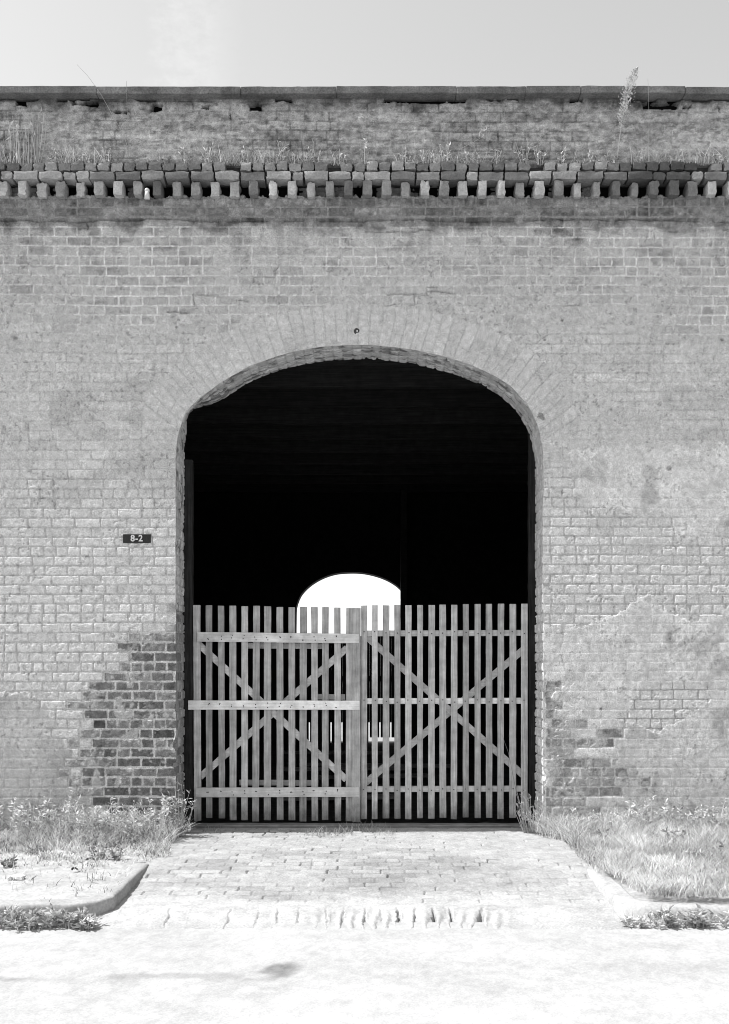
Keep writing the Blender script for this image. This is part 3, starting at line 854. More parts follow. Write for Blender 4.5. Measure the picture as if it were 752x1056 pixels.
# floor inside and yard behind
V = np.array([(-8, 0.35, -0.02), (8, 0.35, -0.02), (8, REAR_Y + .3, -0.02), (-8, REAR_Y + .3, -0.02)], f32)
structure(np_mesh('interior_floor', V, [[0, 1, 2, 3]], M_floor, smooth=False))
V = np.array([(-60, REAR_Y + .3, -0.03), (60, REAR_Y + .3, -0.03), (60, 90, -0.03), (-60, 90, -0.03)], f32)
structure(np_mesh('yard', V, [[0, 1, 2, 3]], M_ground, smooth=False))

# road
xs = axis_pts(-60, 60, -3.2, 3.2, 0.015, 0.5); ys = axis_pts(-45, -2.70, -4.8, -2.70, 0.015, 0.4)
X, Y = np.meshgrid(xs, ys); X = X.ravel(); Y = Y.ravel()
zr = -0.112 + (fbm(X * 8, Y * 8, 300, 4) - .5) * 0.008 + (fbm(X * 1.5, Y * 1.5, 305, 2) - .5) * .015 - 0.004 * sm(-2.9, -4.5, Y)
ar = 0.355 + (fbm(X * 1.2, Y * 5, 310, 4) - .5) * 0.07 + (fbm(X * 10, Y * 10, 315, 3) - .5) * 0.08 + (fbm(X * 45, Y * 30, 316, 2) - .5) * 0.09
rp = 376 + 990 * X / (Y + 9); rq = 686 + 990 * 1.69 / (Y + 9)
oil = 1 - sm(0.4, 1.1, np.hypot((rp - 291) / 22, (rq - 1001) / 9) + (fbm(X * 9, Y * 9, 320, 3) - .5) * .7)
ar = ar - 0.17 * oil - 0.10 * (1 - sm(0.2, 1.0, np.abs(rq - 1008 + (rp - 250) * .01 + (fbm(X * 4, Y * 4, 325, 3) - .5) * 12) / 5)) * (rp < 285) * sm(.35, .6, fbm(X * 2, Y * 2, 330, 2) + .1)
structure(np_mesh('road', np.c_[X, Y, zr], grid_faces(len(xs), len(ys)), M_road, alb=ar))

# brick driveway and the stone strip across its mouth
SY = -2.34
xs = np.linspace(-KX - .05, KX + .08, 470); ys = np.linspace(SY, 0.46, 400)
X, Y = np.meshgrid(xs, ys); X = X.ravel(); Y = Y.ravel()
e, bid, k, cx, cy, fu = bricks(X, Y, L0=0.205, ch=0.104, seed=15, warp=0.012, header_every=10 ** 6, z0=0.0)
bk = sm(0.002, 0.009, e); rb = hsh(bid, k, 340)
nf = fbm(X * 22, Y * 22, 341, 4); nm = fbm(X * 3, Y * 5, 342, 4)
silt = sm(0.42, 0.62, fbm(X * 1.6, Y * 2.4, 350, 4) + 0.25 * sm(0.4, 1.3, X) * sm(-2.4, -.5, Y))
pit = (hsh(bid, k, 343) < 0.16) * (1 - sm(.004, .012, e)) * (fu < 0.5)
tp = sm(SY, SY + .12, Y)
z = z_drive(Y) + ((-0.006 * (1 - bk) + (rb - .5) * 0.007) * (1 - .55 * silt) + (nf - .5) * .008 - 0.022 * pit + (nm - .5) * .012 + .002 * silt) * tp
a = mix(0.235, 0.305 + (rb - .5) * .09, bk) + (nm - .5) * .06 + (nf - .5) * .09
a = mix(a, 0.345 + (nf - .5) * .14, silt * .75)
dpx = 376 + 990 * X / (Y + 9); dpy = 686 + 990 * (1.58 - z) / (Y + 9)
a = mix(a, 0.38 + (nf - .5) * .14, sm(.16, .02, Y - SY + (nm - .5) * .5 + (nf - .5) * .2))
a = a - 0.06 * (1 - sm(0.5, 1.1, np.hypot((dpx - 430) / 130, (dpy - 905) / 22) + (nm - .5) * .8))
z = z - 0.03 * sm(0.30, 0.36, Y)
structure(np_mesh('brick_driveway', np.c_[X, Y, z], grid_faces(len(xs), len(ys)), M_drive, alb=a))

xs = np.linspace(-KX - .12, KX + .35, 520); ys = np.linspace(-2.90, SY + .001, 90)
X, Y = np.meshgrid(xs, ys); X = X.ravel(); Y = Y.ravel()
sx_ = X + (vn(X * 3, Y * 2, 400) - .5) * .08
spx = 376 + 990 * X / (Y + 9); spy = 686 + 990 * 1.68 / (Y + 9)
nf = fbm(X * 20, Y * 20, 401, 4); nm = fbm(X * 4, Y * 4, 402, 4)
hz = np.zeros(X.shape); ck = np.zeros(X.shape)
for (x1, x2, w, dp) in ((411, 413, 3.2, .05), (446, 448.5, 2.6, .05), (463, 468.5, 3.0, .05), (498, 494, 5.0, .045), (376, 378, 1.5, .018), (392, 398, 1.2, .016), (430, 427, 1.6, .02),
                    (288, 285, 1.6, .02), (335, 340, 1.4, .018), (355, 352, 1.2, .015), (240, 232, 1.3, .015), (178, 168, 1.3, .015), (308, 306, 1.2, .012), (268, 262, 1.2, .012)):
    t = (spy - 935) / 27; c = x1 + (x2 - x1) * t
    wd = w * (.35 + .85 * sm(-.1, .9, t))
    g = (1 - sm(.4, 1.0, np.abs(spx - c + (nf - .5) * 4 + (nm - .5) * 4) / (wd * (.7 + .7 * vn(spx * .1, spy * .12, 405))))) * sm(0.05, .3, t) * (1 - sm(.92, 1.05, t))
    hz -= dp * g; ck = np.maximum(ck, g)
stones = np.floor((sx_ + 5) / 0.24)
tp = 1 - sm(SY - .10, SY, Y)
z = -0.085 - 0.026 * sm(SY, -2.83, Y) + (0.006 * (hsh(stones.astype(np.int64), stones.astype(np.int64) * 0, 404) - .5) + (nf - .5) * .010 + (nm - .5) * .016) * tp + hz
z = z + np.where(Y < -2.80, -0.02 * sm(-2.82, -2.9, Y), 0)
diag = np.sin((spx + spy * .9) * 1.1) * (spx > 500) * (spx < 640)
z = z + 0.010 * np.sin(spx * .5 + nm * 5) * sm(300, 350, spx) * (1 - sm(500, 540, spx)) * tp * sm(-2.4, -2.65, Y)
z = z + 0.0013 * diag * sm(.3, .6, nf) * sm(.4, .6, nm) * tp
a = 0.38 + (nm - .5) * .14 + (nf - .5) * .16
a = np.where(Y < -2.6, mix(a, .345, sm(-2.62, -2.80, Y + (nm - .5) * .3)), a)
a = a - 0.08 * (ck > .3)
structure(np_mesh('apron_strip', np.c_[X, Y, z], grid_faces(len(xs), len(ys)), M_drive, alb=a))

# sidewalk on the left, verge on the right: masked by their rounded kerb corners
def corner_sdf(sx):
    r = 0.27
    def fn(x, y):
        # region: |x| >= KX, y >= KY (towards the wall), rounded corner
        qx = (KX + r) - sx * x; qy = (KY + r) - y
        d = np.where((qx > 0) & (qy > 0), np.hypot(qx, qy) - r, np.maximum(qx, qy) - r)
        return d
    return fn
def verge(name, sx, mat):
    fn = corner_sdf(sx)
    lo, hi = (-9.0, -1.60) if sx < 0 else (1.60, 9.0)
    xs = axis_pts(lo, hi, max(lo, -4.0), min(hi, 4.0), 0.016, 0.1); ys = np.linspace(KY - .02, 0.03, 170)
    X, Y = np.meshgrid(xs, ys); X = X.ravel(); Y = Y.ravel()
    d = fn(X, Y)
    nf = fbm(X * 14, Y * 14, 500, 4); nm = fbm(X * 2.5, Y * 2.5, 505, 4)
    z = -0.008 + (nf - .5) * .016 + (nm - .5) * .03 * sm(0.1, .5, -d) + .05 * sm(-.35, 0, Y)
    if sx > 0: z = z + .04 * sm(.2, .7, -d)
    a = 0.33 + (nm - .5) * .10 + (nf - .5) * .10
    if sx < 0:
        slab = sm(-.10, -.5, -d * 0 + Y + 1.35 + (nm - .5) * .8)
        a = mix(0.36 + (nf - .5) * .2, 0.375 + (nm - .5) * .08 + (nf - .5) * .14, slab)
        z = mix(z, -0.004 + (nf - .5) * .004, slab)
    thr = -0.10 * sm(-1.05, -1.30, Y)
    ins = d > thr - .001
    z = z - .012 * sm(-.22, -.10, d) * (thr < -.05) - .03 * sm(-.12, 0, d) * (thr > -.09) + (.0 if sx < 0 else -.022) * sm(-.3, -.12, d)
    F = grid_faces(len(xs), len(ys)); F = F[~ins[F].any(1)]
    structure(np_mesh(name, np.c_[X, Y, z], F, mat, alb=a))
verge('sidewalk', -1, M_dirt)
verge('verge', 1, M_dirt)

def kerb(name, sx, wid, ztop, tone, yend):
    r = 0.27
    path = [(sx * 9.0, KY)]
    path += [(sx * x_, KY) for x_ in np.linspace(6, KX + r, 60)]
    for t in np.linspace(0, math.pi / 2, 18)[1:]:
        path.append((sx * (KX + r - r * math.sin(t)), KY + r - r * math.cos(t)))
    path += [(sx * KX, y_) for y_ in np.linspace(KY + r, yend, 30)[1:]]
    P = resample(np.array(path), 0.02)
    T = np.gradient(P, axis=0); T /= np.linalg.norm(T, axis=1)[:, None]
    N = np.c_[-T[:, 1], T[:, 0]]
    mid = np.array([sx * (KX + 3), KY + 2])
    if (((mid - P[len(P)//3]) * N[len(P)//3]).sum()) < 0: N = -N        # N points to the verge side
    prof = [(-.02 * (sx > 0), -.2), (-.01 * (sx > 0), -.12), (0.002, -.06), (0.004 + .012 * (sx > 0), -.03), (.008 + .02 * (sx > 0), -.012), (.018 + .026 * (sx > 0), -.003), (.034 + .03 * (sx > 0), 0)] + [(v, 0) for v in np.linspace(.075, wid, 6)] + [(wid + .005, -.012), (wid + .006, -.1)]
    V = []; A = []
    s = np.arange(len(P)) * .02
    top = ztop + (fbm(s * 2, s * 0, 520, 3) - .5) * .02
    # dies into the drive near the wall
    joint = np.exp(-((((s + .35) % 1.25) - .62) / .012) ** 2)
    for (o, zz) in prof:
        q = P + N * (.014 * joint * (zz > -.15) + o + (vn(s * 16, s * 0 + o * 40, 521) - .5) * .007)[:, None]
        V.append(np.c_[q, top + zz * (1 if zz > -.05 else 1) + (vn(s * 18, s * 0 + zz * 60 + o * 9, 522) - .5) * .005])
        A.append(np.full(len(P), tone) + (fbm(s * 6, s * 0 + o * 20, 523, 3) - .5) * .10)
    V = np.array(V); F = grid_faces(len(P), len(prof))
    structure(np_mesh(name, V.reshape(-1, 3), F, M_kerb, alb=np.concatenate(A)))
kerb('kerb', -1, 0.13, 0.0, 0.32, -1.35)
kerb('kerb', 1, 0.15, -0.022, 0.36, -1.1)

# ------------------------------------------------------------------ grass and weeds
def blades(x, y, z, h, w, lean, alb, seed=1, curl=0.5, toward=None):
    n = len(x); rs = np.random.default_rng(seed)
    az = rs.uniform(0, 2 * np.pi, n); faz = rs.uniform(0, np.pi, n)
    ln = lean * rs.uniform(.3, 1.4, n)
    V = np.empty((n, 8, 3), f32); ts = (0, .38, .72, 1.0); ws = (1, .85, .55, .08)
    for i, (t, ww) in enumerate(zip(ts, ws)):
        bx = x + np.cos(az) * ln * h * (t ** (1.3 + curl)); by = y + np.sin(az) * ln * h * (t ** (1.3 + curl))
        bz = z + h * t * (1 - .25 * ln * t)
        for s, k in ((-1, 0), (1, 1)):
            V[:, i * 2 + k, 0] = bx + s * np.cos(faz) * w * ww / 2
            V[:, i * 2 + k, 1] = by + s * np.sin(faz) * w * ww / 2
            V[:, i * 2 + k, 2] = bz
    base = np.arange(n)[:, None] * 8
    F = np.concatenate([base + np.array([[i * 2, i * 2 + 1, i * 2 + 3, i * 2 + 2]]) for i in range(3)], 0)
    return V.reshape(-1, 3), F, np.repeat(alb, 8)

def ground_z(x, y): return np.where(y > -.35, .05 * sm(-.35, 0, y), 0) - .01 + np.where(x > 1.8, .03, 0)

def scatter(n, xr, yr, dens_fn, seed):
    rs = np.random.default_rng(seed)
    x = rs.uniform(*xr, n); y = rs.uniform(*yr, n)
    k = rs.random(n) < dens_fn(x, y)
    return x[k], y[k], rs

# left of the gateway
def dl(x, y):
    nn = fbm(x * 2.2, y * 2.2, 600, 3)
    d = sm(-1.55, -.5, y + (nn - .5) * 1.2) * .95 + .05 * sm(.5, .65, nn)
    d = d + .75 * (1 - sm(.0, .25, np.hypot((x + 2.45) / 1.6, y + 1.25))) 
    d = d * (corner_sdf(-1)(x, y) < -.05 + .12 * sm(-1.4, -1.1, y) * (.3 + vn(x * 3, y * 3, 602))) * (0.25 + sm(.42, .6, fbm(x * 7, y * 7, 601, 3)))
    return np.clip(d, 0, 1)
x, y, rs = scatter(60000, (-4.6, -1.60), (-2.6, -.01), dl, 31)
hh = rs.uniform(.05, .15, len(x)) * (0.45 + 1.0 * sm(-1.1, -.15, y)) * (0.6 + .8 * vn(x * 3, y * 3, 610))
al = rs.uniform(.40, .85, len(x)) * np.where(rs.random(len(x)) < .2, .3, 1) * (.75 + .5 * vn(x * 4, y * 4, 611))
V, F, A = blades(x, y, ground_z(x, y), hh, rs.uniform(.004, .009, len(x)), .9, al, 5)
tag(np_mesh('dry_grass', V, F, M_leaf, None, alb=A, origin=(-3, -.5, 0)), 'thin pale dry grass over the sidewalk left of the gateway', 'grass', kind='stuff')

# right of the gateway: dense
def dr(x, y):
    nn = fbm(x * 1.8, y * 1.8, 620, 3)
    c = corner_sdf(1)(x, y) - .22 * sm(-.5, -.1, y)
    d = sm(.06, .16, -c + (nn - .5) * .20) * (0.35 + .75 * sm(.38, .56, fbm(x * 6, y * 6, 621, 3)))
    return np.clip(d, 0, 1)
x, y, rs = scatter(115000, (1.52, 4.6), (-2.62, -.01), dr, 32)
hh = rs.uniform(.04, .20, len(x)) * (.6 + .7 * sm(-2.2, -.3, y)) * (0.6 + .8 * vn(x * 3, y * 3, 630))
al = rs.uniform(.36, .84, len(x)) * (.75 + .5 * vn(x * 4, y * 4, 631))
al = np.where(rs.random(len(x)) < .11, al * .35, al); hh = hh * .78
V, F, A = blades(x, y, ground_z(x, y), hh, rs.uniform(.003, .0065, len(x)), .9, al, 6)
tag(np_mesh('dry_grass', V, F, M_leaf, None, alb=A, origin=(3, -1, 0)), 'thick pale grass covering the verge right of the gateway', 'grass', kind='stuff')

# sprigs in the driveway joints near the sill
def dd_(x, y):
    return np.clip(.8 * (1 - sm(.0, .28, np.abs(y - .10 + (vn(x * 4, y * 0, 640) - .5) * .3))) * sm(.45, .6, vn(x * 2.5 + 1, y * 1, 641) + .25 * (np.abs(x + .1) < .5)), 0, 1)
x, y, rs = scatter(4200, (-1.55, 1.6), (-.6, .36), dd_, 33)
V, F, A = blades(x, y, z_drive(y) + 0 * x, rs.uniform(.015, .06, len(x)) * (1 + .8 * (np.abs(x + .15) < .35)), rs.uniform(.003, .006, len(x)), .9, rs.uniform(.2, .5, len(x)), 7)
tag(np_mesh('joint_grass', V, F, M_leaf, None, alb=A, origin=(0, 0, 0)), 'sparse short grass sprouting between driveway bricks by the gate sill', 'grass', kind='stuff')

def ribbon(P, w0, w1, rs):
    """tapered crossed ribbon along points P"""
    P = np.asarray(P, float); n = len(P); t = np.linspace(0, 1, n)
    w = (w0 + (w1 - w0) * t)[:, None] / 2
    a = rs.uniform(0, np.pi); Vs = []; Fs = []
    for q in (0, np.pi / 2):
        d = np.array([np.cos(a + q), np.sin(a + q), 0])
        Vs.append(np.stack([P - d * w, P + d * w], 1).reshape(-1, 3))
        i = np.arange(n - 1)[:, None] * 2
        Fs.append(i + np.array([[0, 1, 3, 2]]) + (0 if q == 0 else 2 * n))
    return np.vstack(Vs), np.vstack(Fs)

def leaf_quads(P, D, L, W, rs):
    """kite-shaped leaves at P pointing along D"""
    n = len(P); D = D / (np.linalg.norm(D, axis=1)[:, None] + 1e-9)
    r = rs.normal(size=(n, 3)); S = np.cross(D, r); S /= (np.linalg.norm(S, axis=1)[:, None] + 1e-9)
    N = np.cross(D, S)
    L = L[:, None]; W = W[:, None]
    V = np.stack([P, P + D * L * .5 + S * W * .5 + N * L * .08, P + D * L - N * L * .1, P + D * L * .5 - S * W * .5 + N * L * .08], 1).reshape(-1, 3)
    F = np.arange(n)[:, None] * 4 + np.array([[0, 1, 2, 3]])
    return V, F

def weed(name, loc, h, r, n_stem, n_leaf, leafL, tone, label, group=None, cat='weed', seed=0, spread=1.0, lean=(0, 0), upright=0.6):
    rs = np.random.default_rng(1000 + seed)
    t_ = thing(name, loc, label, cat, group)
    SV, SF, SA, LP, LD = [], [], [], [], []; off = 0
    for i in range(n_stem):
        az = rs.uniform(0, 2 * np.pi); rr = r * math.sqrt(rs.random())
        b = np.array([loc[0] + math.cos(az) * rr * .55, loc[1] + math.sin(az) * rr * .35, loc[2] - .01])
        hi = h * rs.uniform(.55, 1.05); out = spread * rs.uniform(.1, .6) * hi
        tip = b + np.array([math.cos(az) * out + lean[0] * hi, math.sin(az) * out * .6 + lean[1] * hi, hi])
        midp = (b + tip) / 2 + np.array([rs.uniform(-.1, .1), rs.uniform(-.1, .1), rs.uniform(.02, .12)]) * hi
        tt = np.linspace(0, 1, 7)[:, None]
        P = (1 - tt) ** 2 * b + 2 * tt * (1 - tt) * midp + tt ** 2 * tip
        v, f = ribbon(P, .008, .003, rs); SV.append(v); SF.append(f + off); off += len(v)
        SA.append(np.full(len(v), tone * rs.uniform(.8, 1.3)))
        m = max(1, n_leaf // n_stem)
        q = rs.uniform(.12, 1.0, m); idx = q * 6; i0 = np.minimum(idx.astype(int), 5); fr = (idx - i0)[:, None]
        LP.append(P[i0] * (1 - fr) + P[i0 + 1] * fr)
        dd = rs.normal(size=(m, 3)); dd[:, 2] = np.abs(dd[:, 2]) * upright + .1; LD.append(dd)
    np_mesh('stem', np.vstack(SV), np.vstack(SF), M_leaf, t_, alb=np.concatenate(SA), smooth=False)
    LP = np.vstack(LP); LD = np.vstack(LD); n = len(LP)
    v, f = leaf_quads(LP, LD, leafL * rs.uniform(.5, 1.3, n), leafL * .34 * rs.uniform(.6, 1.4, n), rs)
    la = np.repeat(np.minimum(tone * rs.uniform(.45, 1.45, n), .85), 4)
    np_mesh('foliage', v, f, M_leaf, t_, alb=la, smooth=False)
    return t_

# weeds along the foot of the wall
G1 = 'leafy weeds along the wall left of the gateway'
for i, (px, h, r, yy) in enumerate(((-40, .36, .26, -.22), (8, .38, .26, -.2), (34, .30, .22, -.30), (62, .36, .25, -.22), (92, .30, .24, -.34), (118, .34, .22, -.24),
                                   (140, .26, .2, -.36), (160, .34, .18, -.2))):
    x_ = (px - 376) / 990 * (9 + yy)
    weed('wall_weed', (x_, yy, .03), h, r, 20, 300, .05, .62, 'bushy dry weed growing against the brick wall left of the gateway', G1, seed=i, spread=.9)
weed('wall_weed', ((184 - 376) / 990 * 8.8, -.16, .0), .50, .10, 16, 170, .05, .45, 'tall thin weed climbing the left jamb of the gateway', seed=40, spread=.5, lean=(.1, 0))
G2 = 'leafy weeds along the wall right of the gateway'
for i, (px, h, r, yy) in enumerate(((600, .22, .2, -.2), (640, .30, .26, -.16), (672, .34, .26, -.2), (705, .26, .24, -.18), (738, .32, .26, -.2), (780, .3, .26, -.2))):
    x_ = (px - 376) / 990 * (9 + yy)
    weed('wall_weed', (x_, yy, .03), h, r, 18, 220, .05, .6, 'low leafy weed growing against the plastered wall right of the gateway', G2, seed=60 + i, spread=.9)
weed('wall_weed', ((548 - 376) / 990 * 9.05, .05, .0), .40, .14, 34, 150, .05, .5, 'wispy pale weed clump at the foot of the right jamb', seed=80, spread=.7, lean=(-.1, 0), upright=1.4)
# kerb weeds
G3 = 'weeds under the left kerb'
for i, (px, h, r) in enumerate(((-30, .14, .2), (4, .13, .2), (28, .11, .17), (50, .12, .17), (72, .12, .14), (90, .08, .10))):
    yy = -2.80 + .04 * math.sin(i * 2.3); x_ = (px - 376) / 990 * (9 + yy)
    weed('kerb_weed', (x_, yy, -.11), h, r, 16, 190, .055, .5, 'low leafy weed growing in the gutter under the left kerb', G3, seed=100 + i, spread=1.3)
G4 = 'weeds under the right kerb'
for i, (px, h, r, tn) in enumerate(((655, .06, .10, .5), (680, .10, .13, .42), (703, .12, .14, .34), (724, .11, .14, .36), (758, .09, .14, .45))):
    yy = -2.78; x_ = (px - 376) / 990 * (9 + yy)
    weed('kerb_weed', (x_, yy, -.11), h, r, 14, 150, .05, tn * 1.3, 'low leafy weed growing in the gutter beside the right kerb', G4, seed=120 + i, spread=1.3)

G7 = 'small weeds in the grass'
rs_ = np.random.default_rng(5)
for i in range(16):
    x_ = rs_.uniform(1.95, 3.7); y_ = rs_.uniform(-2.1, -.35)
    weed('grass_weed', (x_, y_, .02), rs_.uniform(.10, .20), rs_.uniform(.07, .14), 10, 90, .05, rs_.uniform(.22, .45), 'small leafy weed among the pale grass of the right verge', G7, seed=300 + i, spread=1.0)
G8 = 'small weeds on the sidewalk'
for i in range(9):
    x_ = rs_.uniform(-3.5, -1.95); y_ = rs_.uniform(-1.5, -.5)
    weed('grass_weed', (x_, y_, .0), rs_.uniform(.06, .15), rs_.uniform(.06, .12), 9, 70, .045, rs_.uniform(.25, .5), 'small leafy weed sprouting in the thin grass of the left sidewalk', G8, seed=340 + i, spread=1.0)

# weeds rooted on the cornice ledge
LZ = PZp(166, .085)
def ledge_blades():
    rs = np.random.default_rng(77)
    n = 6000; x = rs.uniform(-4.5, 4.5, n)
    k = rs.random(n) < sm(.36, .62, fbm(x * 3.0, x * 0, 700, 3)); x = x[k]; n = len(x)
    y = rs.uniform(-.07, -.015, n)
    V, F, A = blades(x, y, np.full(n, LZ - .01), rs.uniform(.02, .15, n) * (.6 + .8 * vn(x * 5, x * 0, 701)), rs.uniform(.003, .007, n), .8, rs.uniform(.35, .8, n), 8)
    tag(np_mesh('ledge_grass', V, F, M_leaf, None, alb=A, origin=(0, 0, LZ)), 'short dry grass and moss along the top of the toothed cornice', 'grass', kind='stuff')
ledge_blades()
G5 = 'small weeds on the cornice ledge'
for i, (px, h) in enumerate(((60, .16), (88, .12), (112, .16), (170, .12), (192, .16), (214, .2), (250, .16), (290, .26), (305, .14), (326, .24), (350, .14), (376, .30), (418, .18), (438, .16),
                             (458, .2), (484, .14), (512, .16), (540, .26), (556, .24), (580, .16), (610, .16), (630, .12), (662, .14), (700, .14), (736, .14))):
    weed('ledge_weed', (PXw(px), -.05, LZ - .01), h * .9, .06, 7, 46, .04, .55, 'small pale weed sprouting from the cornice ledge', G5, seed=200 + i, spread=.7)
G6 = 'tall grass stalks on the cornice at the left end'
for i, (px, h) in enumerate(((6, .28), (14, .42), (24, .50), (32, .44), (40, .52))):
    weed('grass_stalk', (PXw(px), -.05, LZ - .01), h, .05, 8, 12, .08, .6, 'tall bleached grass tuft standing at the left end of the cornice', G6, cat='grass tuft', seed=260 + i, spread=.25, upright=3)

def stalk(name, pts, w0, w1, tone, label, plume=None, seed=0):
    rs = np.random.default_rng(seed); P = np.array([(PXw(a), yy, PZw(b)) for a, b, yy in pts])
    t_ = thing(name, tuple(P[0]), label, 'weed')
    Q = np.c_[[np.interp(np.linspace(0, len(P) - 1, 24), np.arange(len(P)), P[:, c]) for c in range(3)]].T
    v, f = ribbon(Q, w0, w1, rs)
    np_mesh('stem', v, f, M_leaf, t_, alb=np.full(len(v), tone), smooth=False)
    if plume:
        n, L, spread, a0, a1 = plume
        q = rs.uniform(a0, a1, n) * 23; i0 = np.minimum(q.astype(int), 22); fr = (q - i0)[:, None]
        B = Q[i0] * (1 - fr) + Q[i0 + 1] * fr
        wd = spread * np.sin(np.pi * np.clip((q / 23 - a0) / (a1 - a0 + 1e-6), .06, .97)) ** .7
        B[:, 0] += rs.normal(0, 1, n) * wd * .5; B[:, 1] += rs.normal(0, 1, n) * wd * .3 - .01
        d = rs.normal(size=(n, 3)) * .6; d[:, 2] = np.abs(d[:, 2]) + .7; d[:, 0] += np.sign(B[:, 0] - Q[i0, 0]) * .5
        v, f = leaf_quads(B, d, L * rs.uniform(.5, 1.3, n), L * .3 * rs.uniform(.6, 1.4, n), rs)
        np_mesh('plume', v, f, M_leaf, t_, alb=np.repeat(tone * rs.uniform(.7, 1.3, n), 4), smooth=False)
stalk('tall_weed', [(635, 166, -.06), (636, 150, -.09), (639, 125, -.12), (645, 100, -.13), (652, 80, -.12)], .008, .004, .52, 'tall feathery weed rising past the coping at the right of the parapet', plume=(640, .030, .05, .35, 1.0), seed=1)
stalk('tall_weed', [(667, 166, -.05), (667, 130, -.075), (666, 98, -.09), (665, 88, -.10)], .004, .003, .40, 'single bare weed stem standing beside the feathery weed', seed=2)
stalk('tall_weed', [(134, 166, -.05), (133.5, 130, -.07), (133, 100, -.09), (133, 90, -.10)], .004, .003, .42, 'single bare upright weed stem near the left end of the parapet', seed=3)
stalk('tall_weed', [(137, 165, -.05), (128, 140, -.07), (119, 125, -.08), (108, 105, -.10), (95, 87, -.12), (84, 76, -.14)], .006, .003, .46, 'long weed stem leaning left across the parapet and coping', seed=4)
stalk('tall_weed', [(519, 166, -.05), (519, 130, -.06), (520, 100, -.07)], .005, .003, .36, 'bare weed stem on the parapet right of the arch', seed=5)
stalk('tall_weed', [(475, 157, -.07), (487, 152, -.09), (498, 146, -.10), (497, 142, -.1)], .008, .005, .40, 'bent weed stem with a leaf hanging over the cornice right of the arch', plume=(26, .05, .03, .5, 1.0), seed=6)
# weed against the right gate leaf
stalk('tall_weed', [(542, 848, .20), (536, 812, .30), (530, 780, .33), (523, 760, .34)], .006, .003, .28, 'thin dark weed stem leaning against the right gate leaf', seed=7)

# ------------------------------------------------------------------ litter on the sidewalk
bm = bmesh.new()
zz = 0.012; Zd = 990 * 1.57 / (905 - 686); cx_ = (17 - 376) / 990 * Zd; cy_ = Zd - 9
add_box(bm, (cx_, cy_, zz), (.11, .07, .022), .004, sub=4, jit=.008)
o = bm_obj('scrap', bm, M_letter, None, origin=(cx_, cy_, 0)); tag(o, 'crumpled white scrap lying on the sidewalk at far left', 'litter')
for (px, py, l_, a_, lb) in ((95, 887, .10, 35, 'short dark stick lying in the dry grass above the kerb'), (78, 897, .07, 50, 'small broken twig lying on the pale sidewalk'), (52, 835, .22, 3, 'dark branch lying among the weeds at the foot of the wall')):
    Zd = 990 * (1.57 if py > 860 else 1.3) / (py - 686); Zd = min(Zd, 8.75); cx_ = (px - 376) / 990 * Zd; cy_ = Zd - 9
    zc = .012 if py > 860 else 1.58 - (py - 686) * Zd / 990
    rs = np.random.default_rng(int(px)); P = np.array([(cx_ + (t - .5) * l_ * math.cos(math.radians(a_)), cy_ + (t - .5) * l_ * math.sin(math.radians(a_)), zc + .012 * math.sin(t * 5)) for t in np.linspace(0, 1, 8)])
    v, f = ribbon(P, .016, .01, rs)
    v2 = v.copy(); v2[:, 2] += .008
    o = np_mesh('stick', np.vstack([v, v2]), np.vstack([f, f + len(v)]), M_leaf, None, alb=np.full(2 * len(v), .06), origin=(cx_, cy_, 0)); tag(o, lb, 'stick')

# ------------------------------------------------------------------ light, sky, camera
SUN_EL = math.radians(60); SUN_OFF = math.radians(3.2)      # sun from the left, almost in the plane of the wall, a little in front
sd = Vector((-math.cos(SUN_EL) * math.cos(SUN_OFF), -math.cos(SUN_EL) * math.sin(SUN_OFF), math.sin(SUN_EL)))
L = bpy.data.lights.new('sun', 'SUN'); L.energy = 3.0; L.angle = math.radians(0.53); L.color = (1, 1, 1)
so = bpy.data.objects.new('sun', L); so.rotation_euler = sd.to_track_quat('Z', 'Y').to_euler(); C.objects.link(so)

w = bpy.data.worlds.new('World'); bpy.context.scene.world = w; w.use_nodes = True
nt = w.node_tree; nt.nodes.clear()
sky = nt.nodes.new('ShaderNodeTexSky'); sky.sky_type = 'NISHITA'; sky.sun_disc = False
sky.sun_elevation = SUN_EL; sky.sun_rotation = math.atan2(sd.x, sd.y)
sky.air_density = 1.0; sky.dust_density = 1.5; sky.ozone_density = 1.0
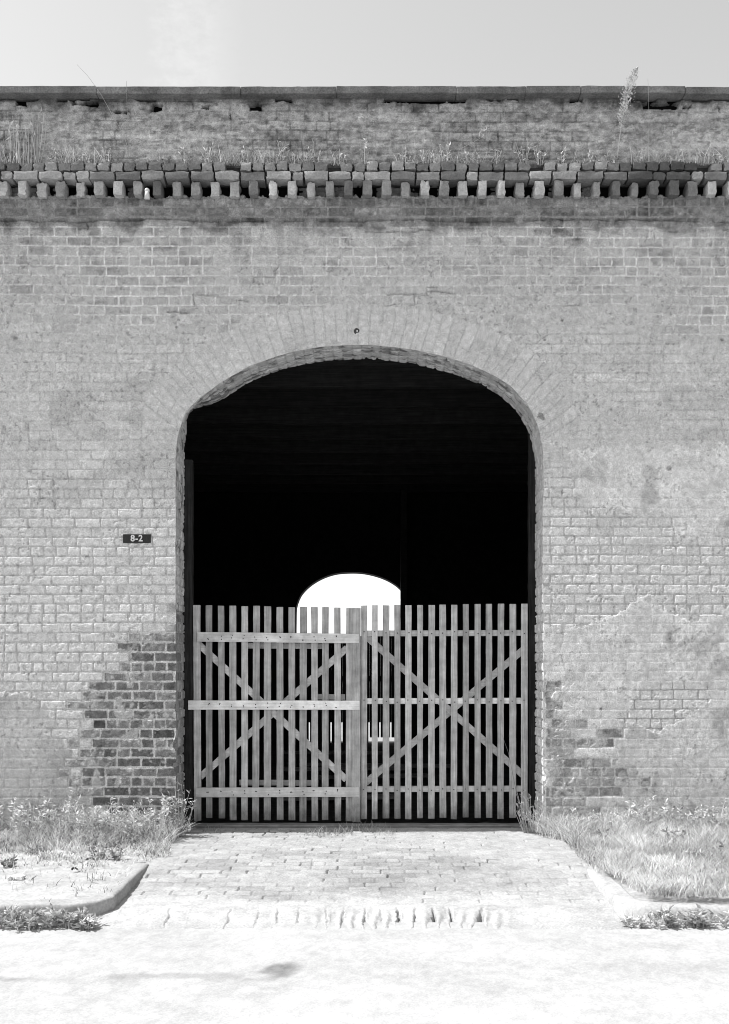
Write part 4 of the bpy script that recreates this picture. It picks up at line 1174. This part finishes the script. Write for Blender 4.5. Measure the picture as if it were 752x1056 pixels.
# black and white film: blue-weighted grey of the sky colour
sp = nt.nodes.new('ShaderNodeSeparateColor'); nt.links.new(sky.outputs[0], sp.inputs[0])
bw = nt.nodes.new('ShaderNodeMath'); bw.operation = 'MULTIPLY_ADD'; bw.inputs[1].default_value = 0.07; nt.links.new(sp.outputs[0], bw.inputs[0])
b2 = nt.nodes.new('ShaderNodeMath'); b2.operation = 'MULTIPLY_ADD'; b2.inputs[1].default_value = 0.22; nt.links.new(sp.outputs[1], b2.inputs[0])
b3 = nt.nodes.new('ShaderNodeMath'); b3.operation = 'MULTIPLY'; b3.inputs[1].default_value = 0.44; nt.links.new(sp.outputs[2], b3.inputs[0])
nt.links.new(b3.outputs[0], b2.inputs[2]); nt.links.new(b2.outputs[0], bw.inputs[2])
bg = nt.nodes.new('ShaderNodeBackground'); bg.inputs['Strength'].default_value = 0.143
tcw = nt.nodes.new('ShaderNodeTexCoord'); sv = nt.nodes.new('ShaderNodeSeparateXYZ'); nt.links.new(tcw.outputs['Generated'], sv.inputs[0])
az = math_n(nt, 'ADD', math_n(nt, 'ARCTAN2', sv.outputs[0], sv.outputs[1]), 0.175)
cn = noise_n(nt, scaled(nt, tcw.outputs['Generated'], (70, 70, 130)), 1.0, 5, 0.65)
edge = maprange(nt, math_n(nt, 'ABSOLUTE', math_n(nt, 'ADD', az, math_n(nt, 'MULTIPLY', math_n(nt, 'SUBTRACT', cn, 0.5), 0.05))), 0.018, 0.05, 1.0, 0.0)
wisp = math_n(nt, 'MULTIPLY', edge, maprange(nt, cn, 0.35, 0.65, 0.2, 1.0))
wv = math_n(nt, 'MULTIPLY', bw.outputs[0], math_n(nt, 'MULTIPLY_ADD', wisp, 0.10, 1.0))
nt.links.new(wv, bg.inputs['Color'])
wo = nt.nodes.new('ShaderNodeOutputWorld'); nt.links.new(bg.outputs[0], wo.inputs[0])

cam = bpy.data.cameras.new('camera'); co = bpy.data.objects.new('camera', cam); C.objects.link(co)
co.location = (0, -9, 1.58); co.rotation_euler = (math.radians(90), 0, 0)
cam.sensor_fit = 'HORIZONTAL'; cam.sensor_width = 36; cam.lens = 36 * 990 / 752
cam.shift_y = (686 - 528) / 752; cam.shift_x = 0
cam.clip_start = 0.1; cam.clip_end = 2000
sc = bpy.context.scene; sc.camera = co
sc.view_settings.view_transform = 'Standard'; sc.view_settings.look = 'None'
sc.view_settings.exposure = 1.22; sc.view_settings.gamma = 1
sc.view_settings.use_curve_mapping = False
sc.cycles.pixel_filter_type = 'BLACKMAN_HARRIS'; sc.cycles.filter_width = 0.95
sc.cycles.max_bounces = 8; sc.cycles.diffuse_bounces = 5
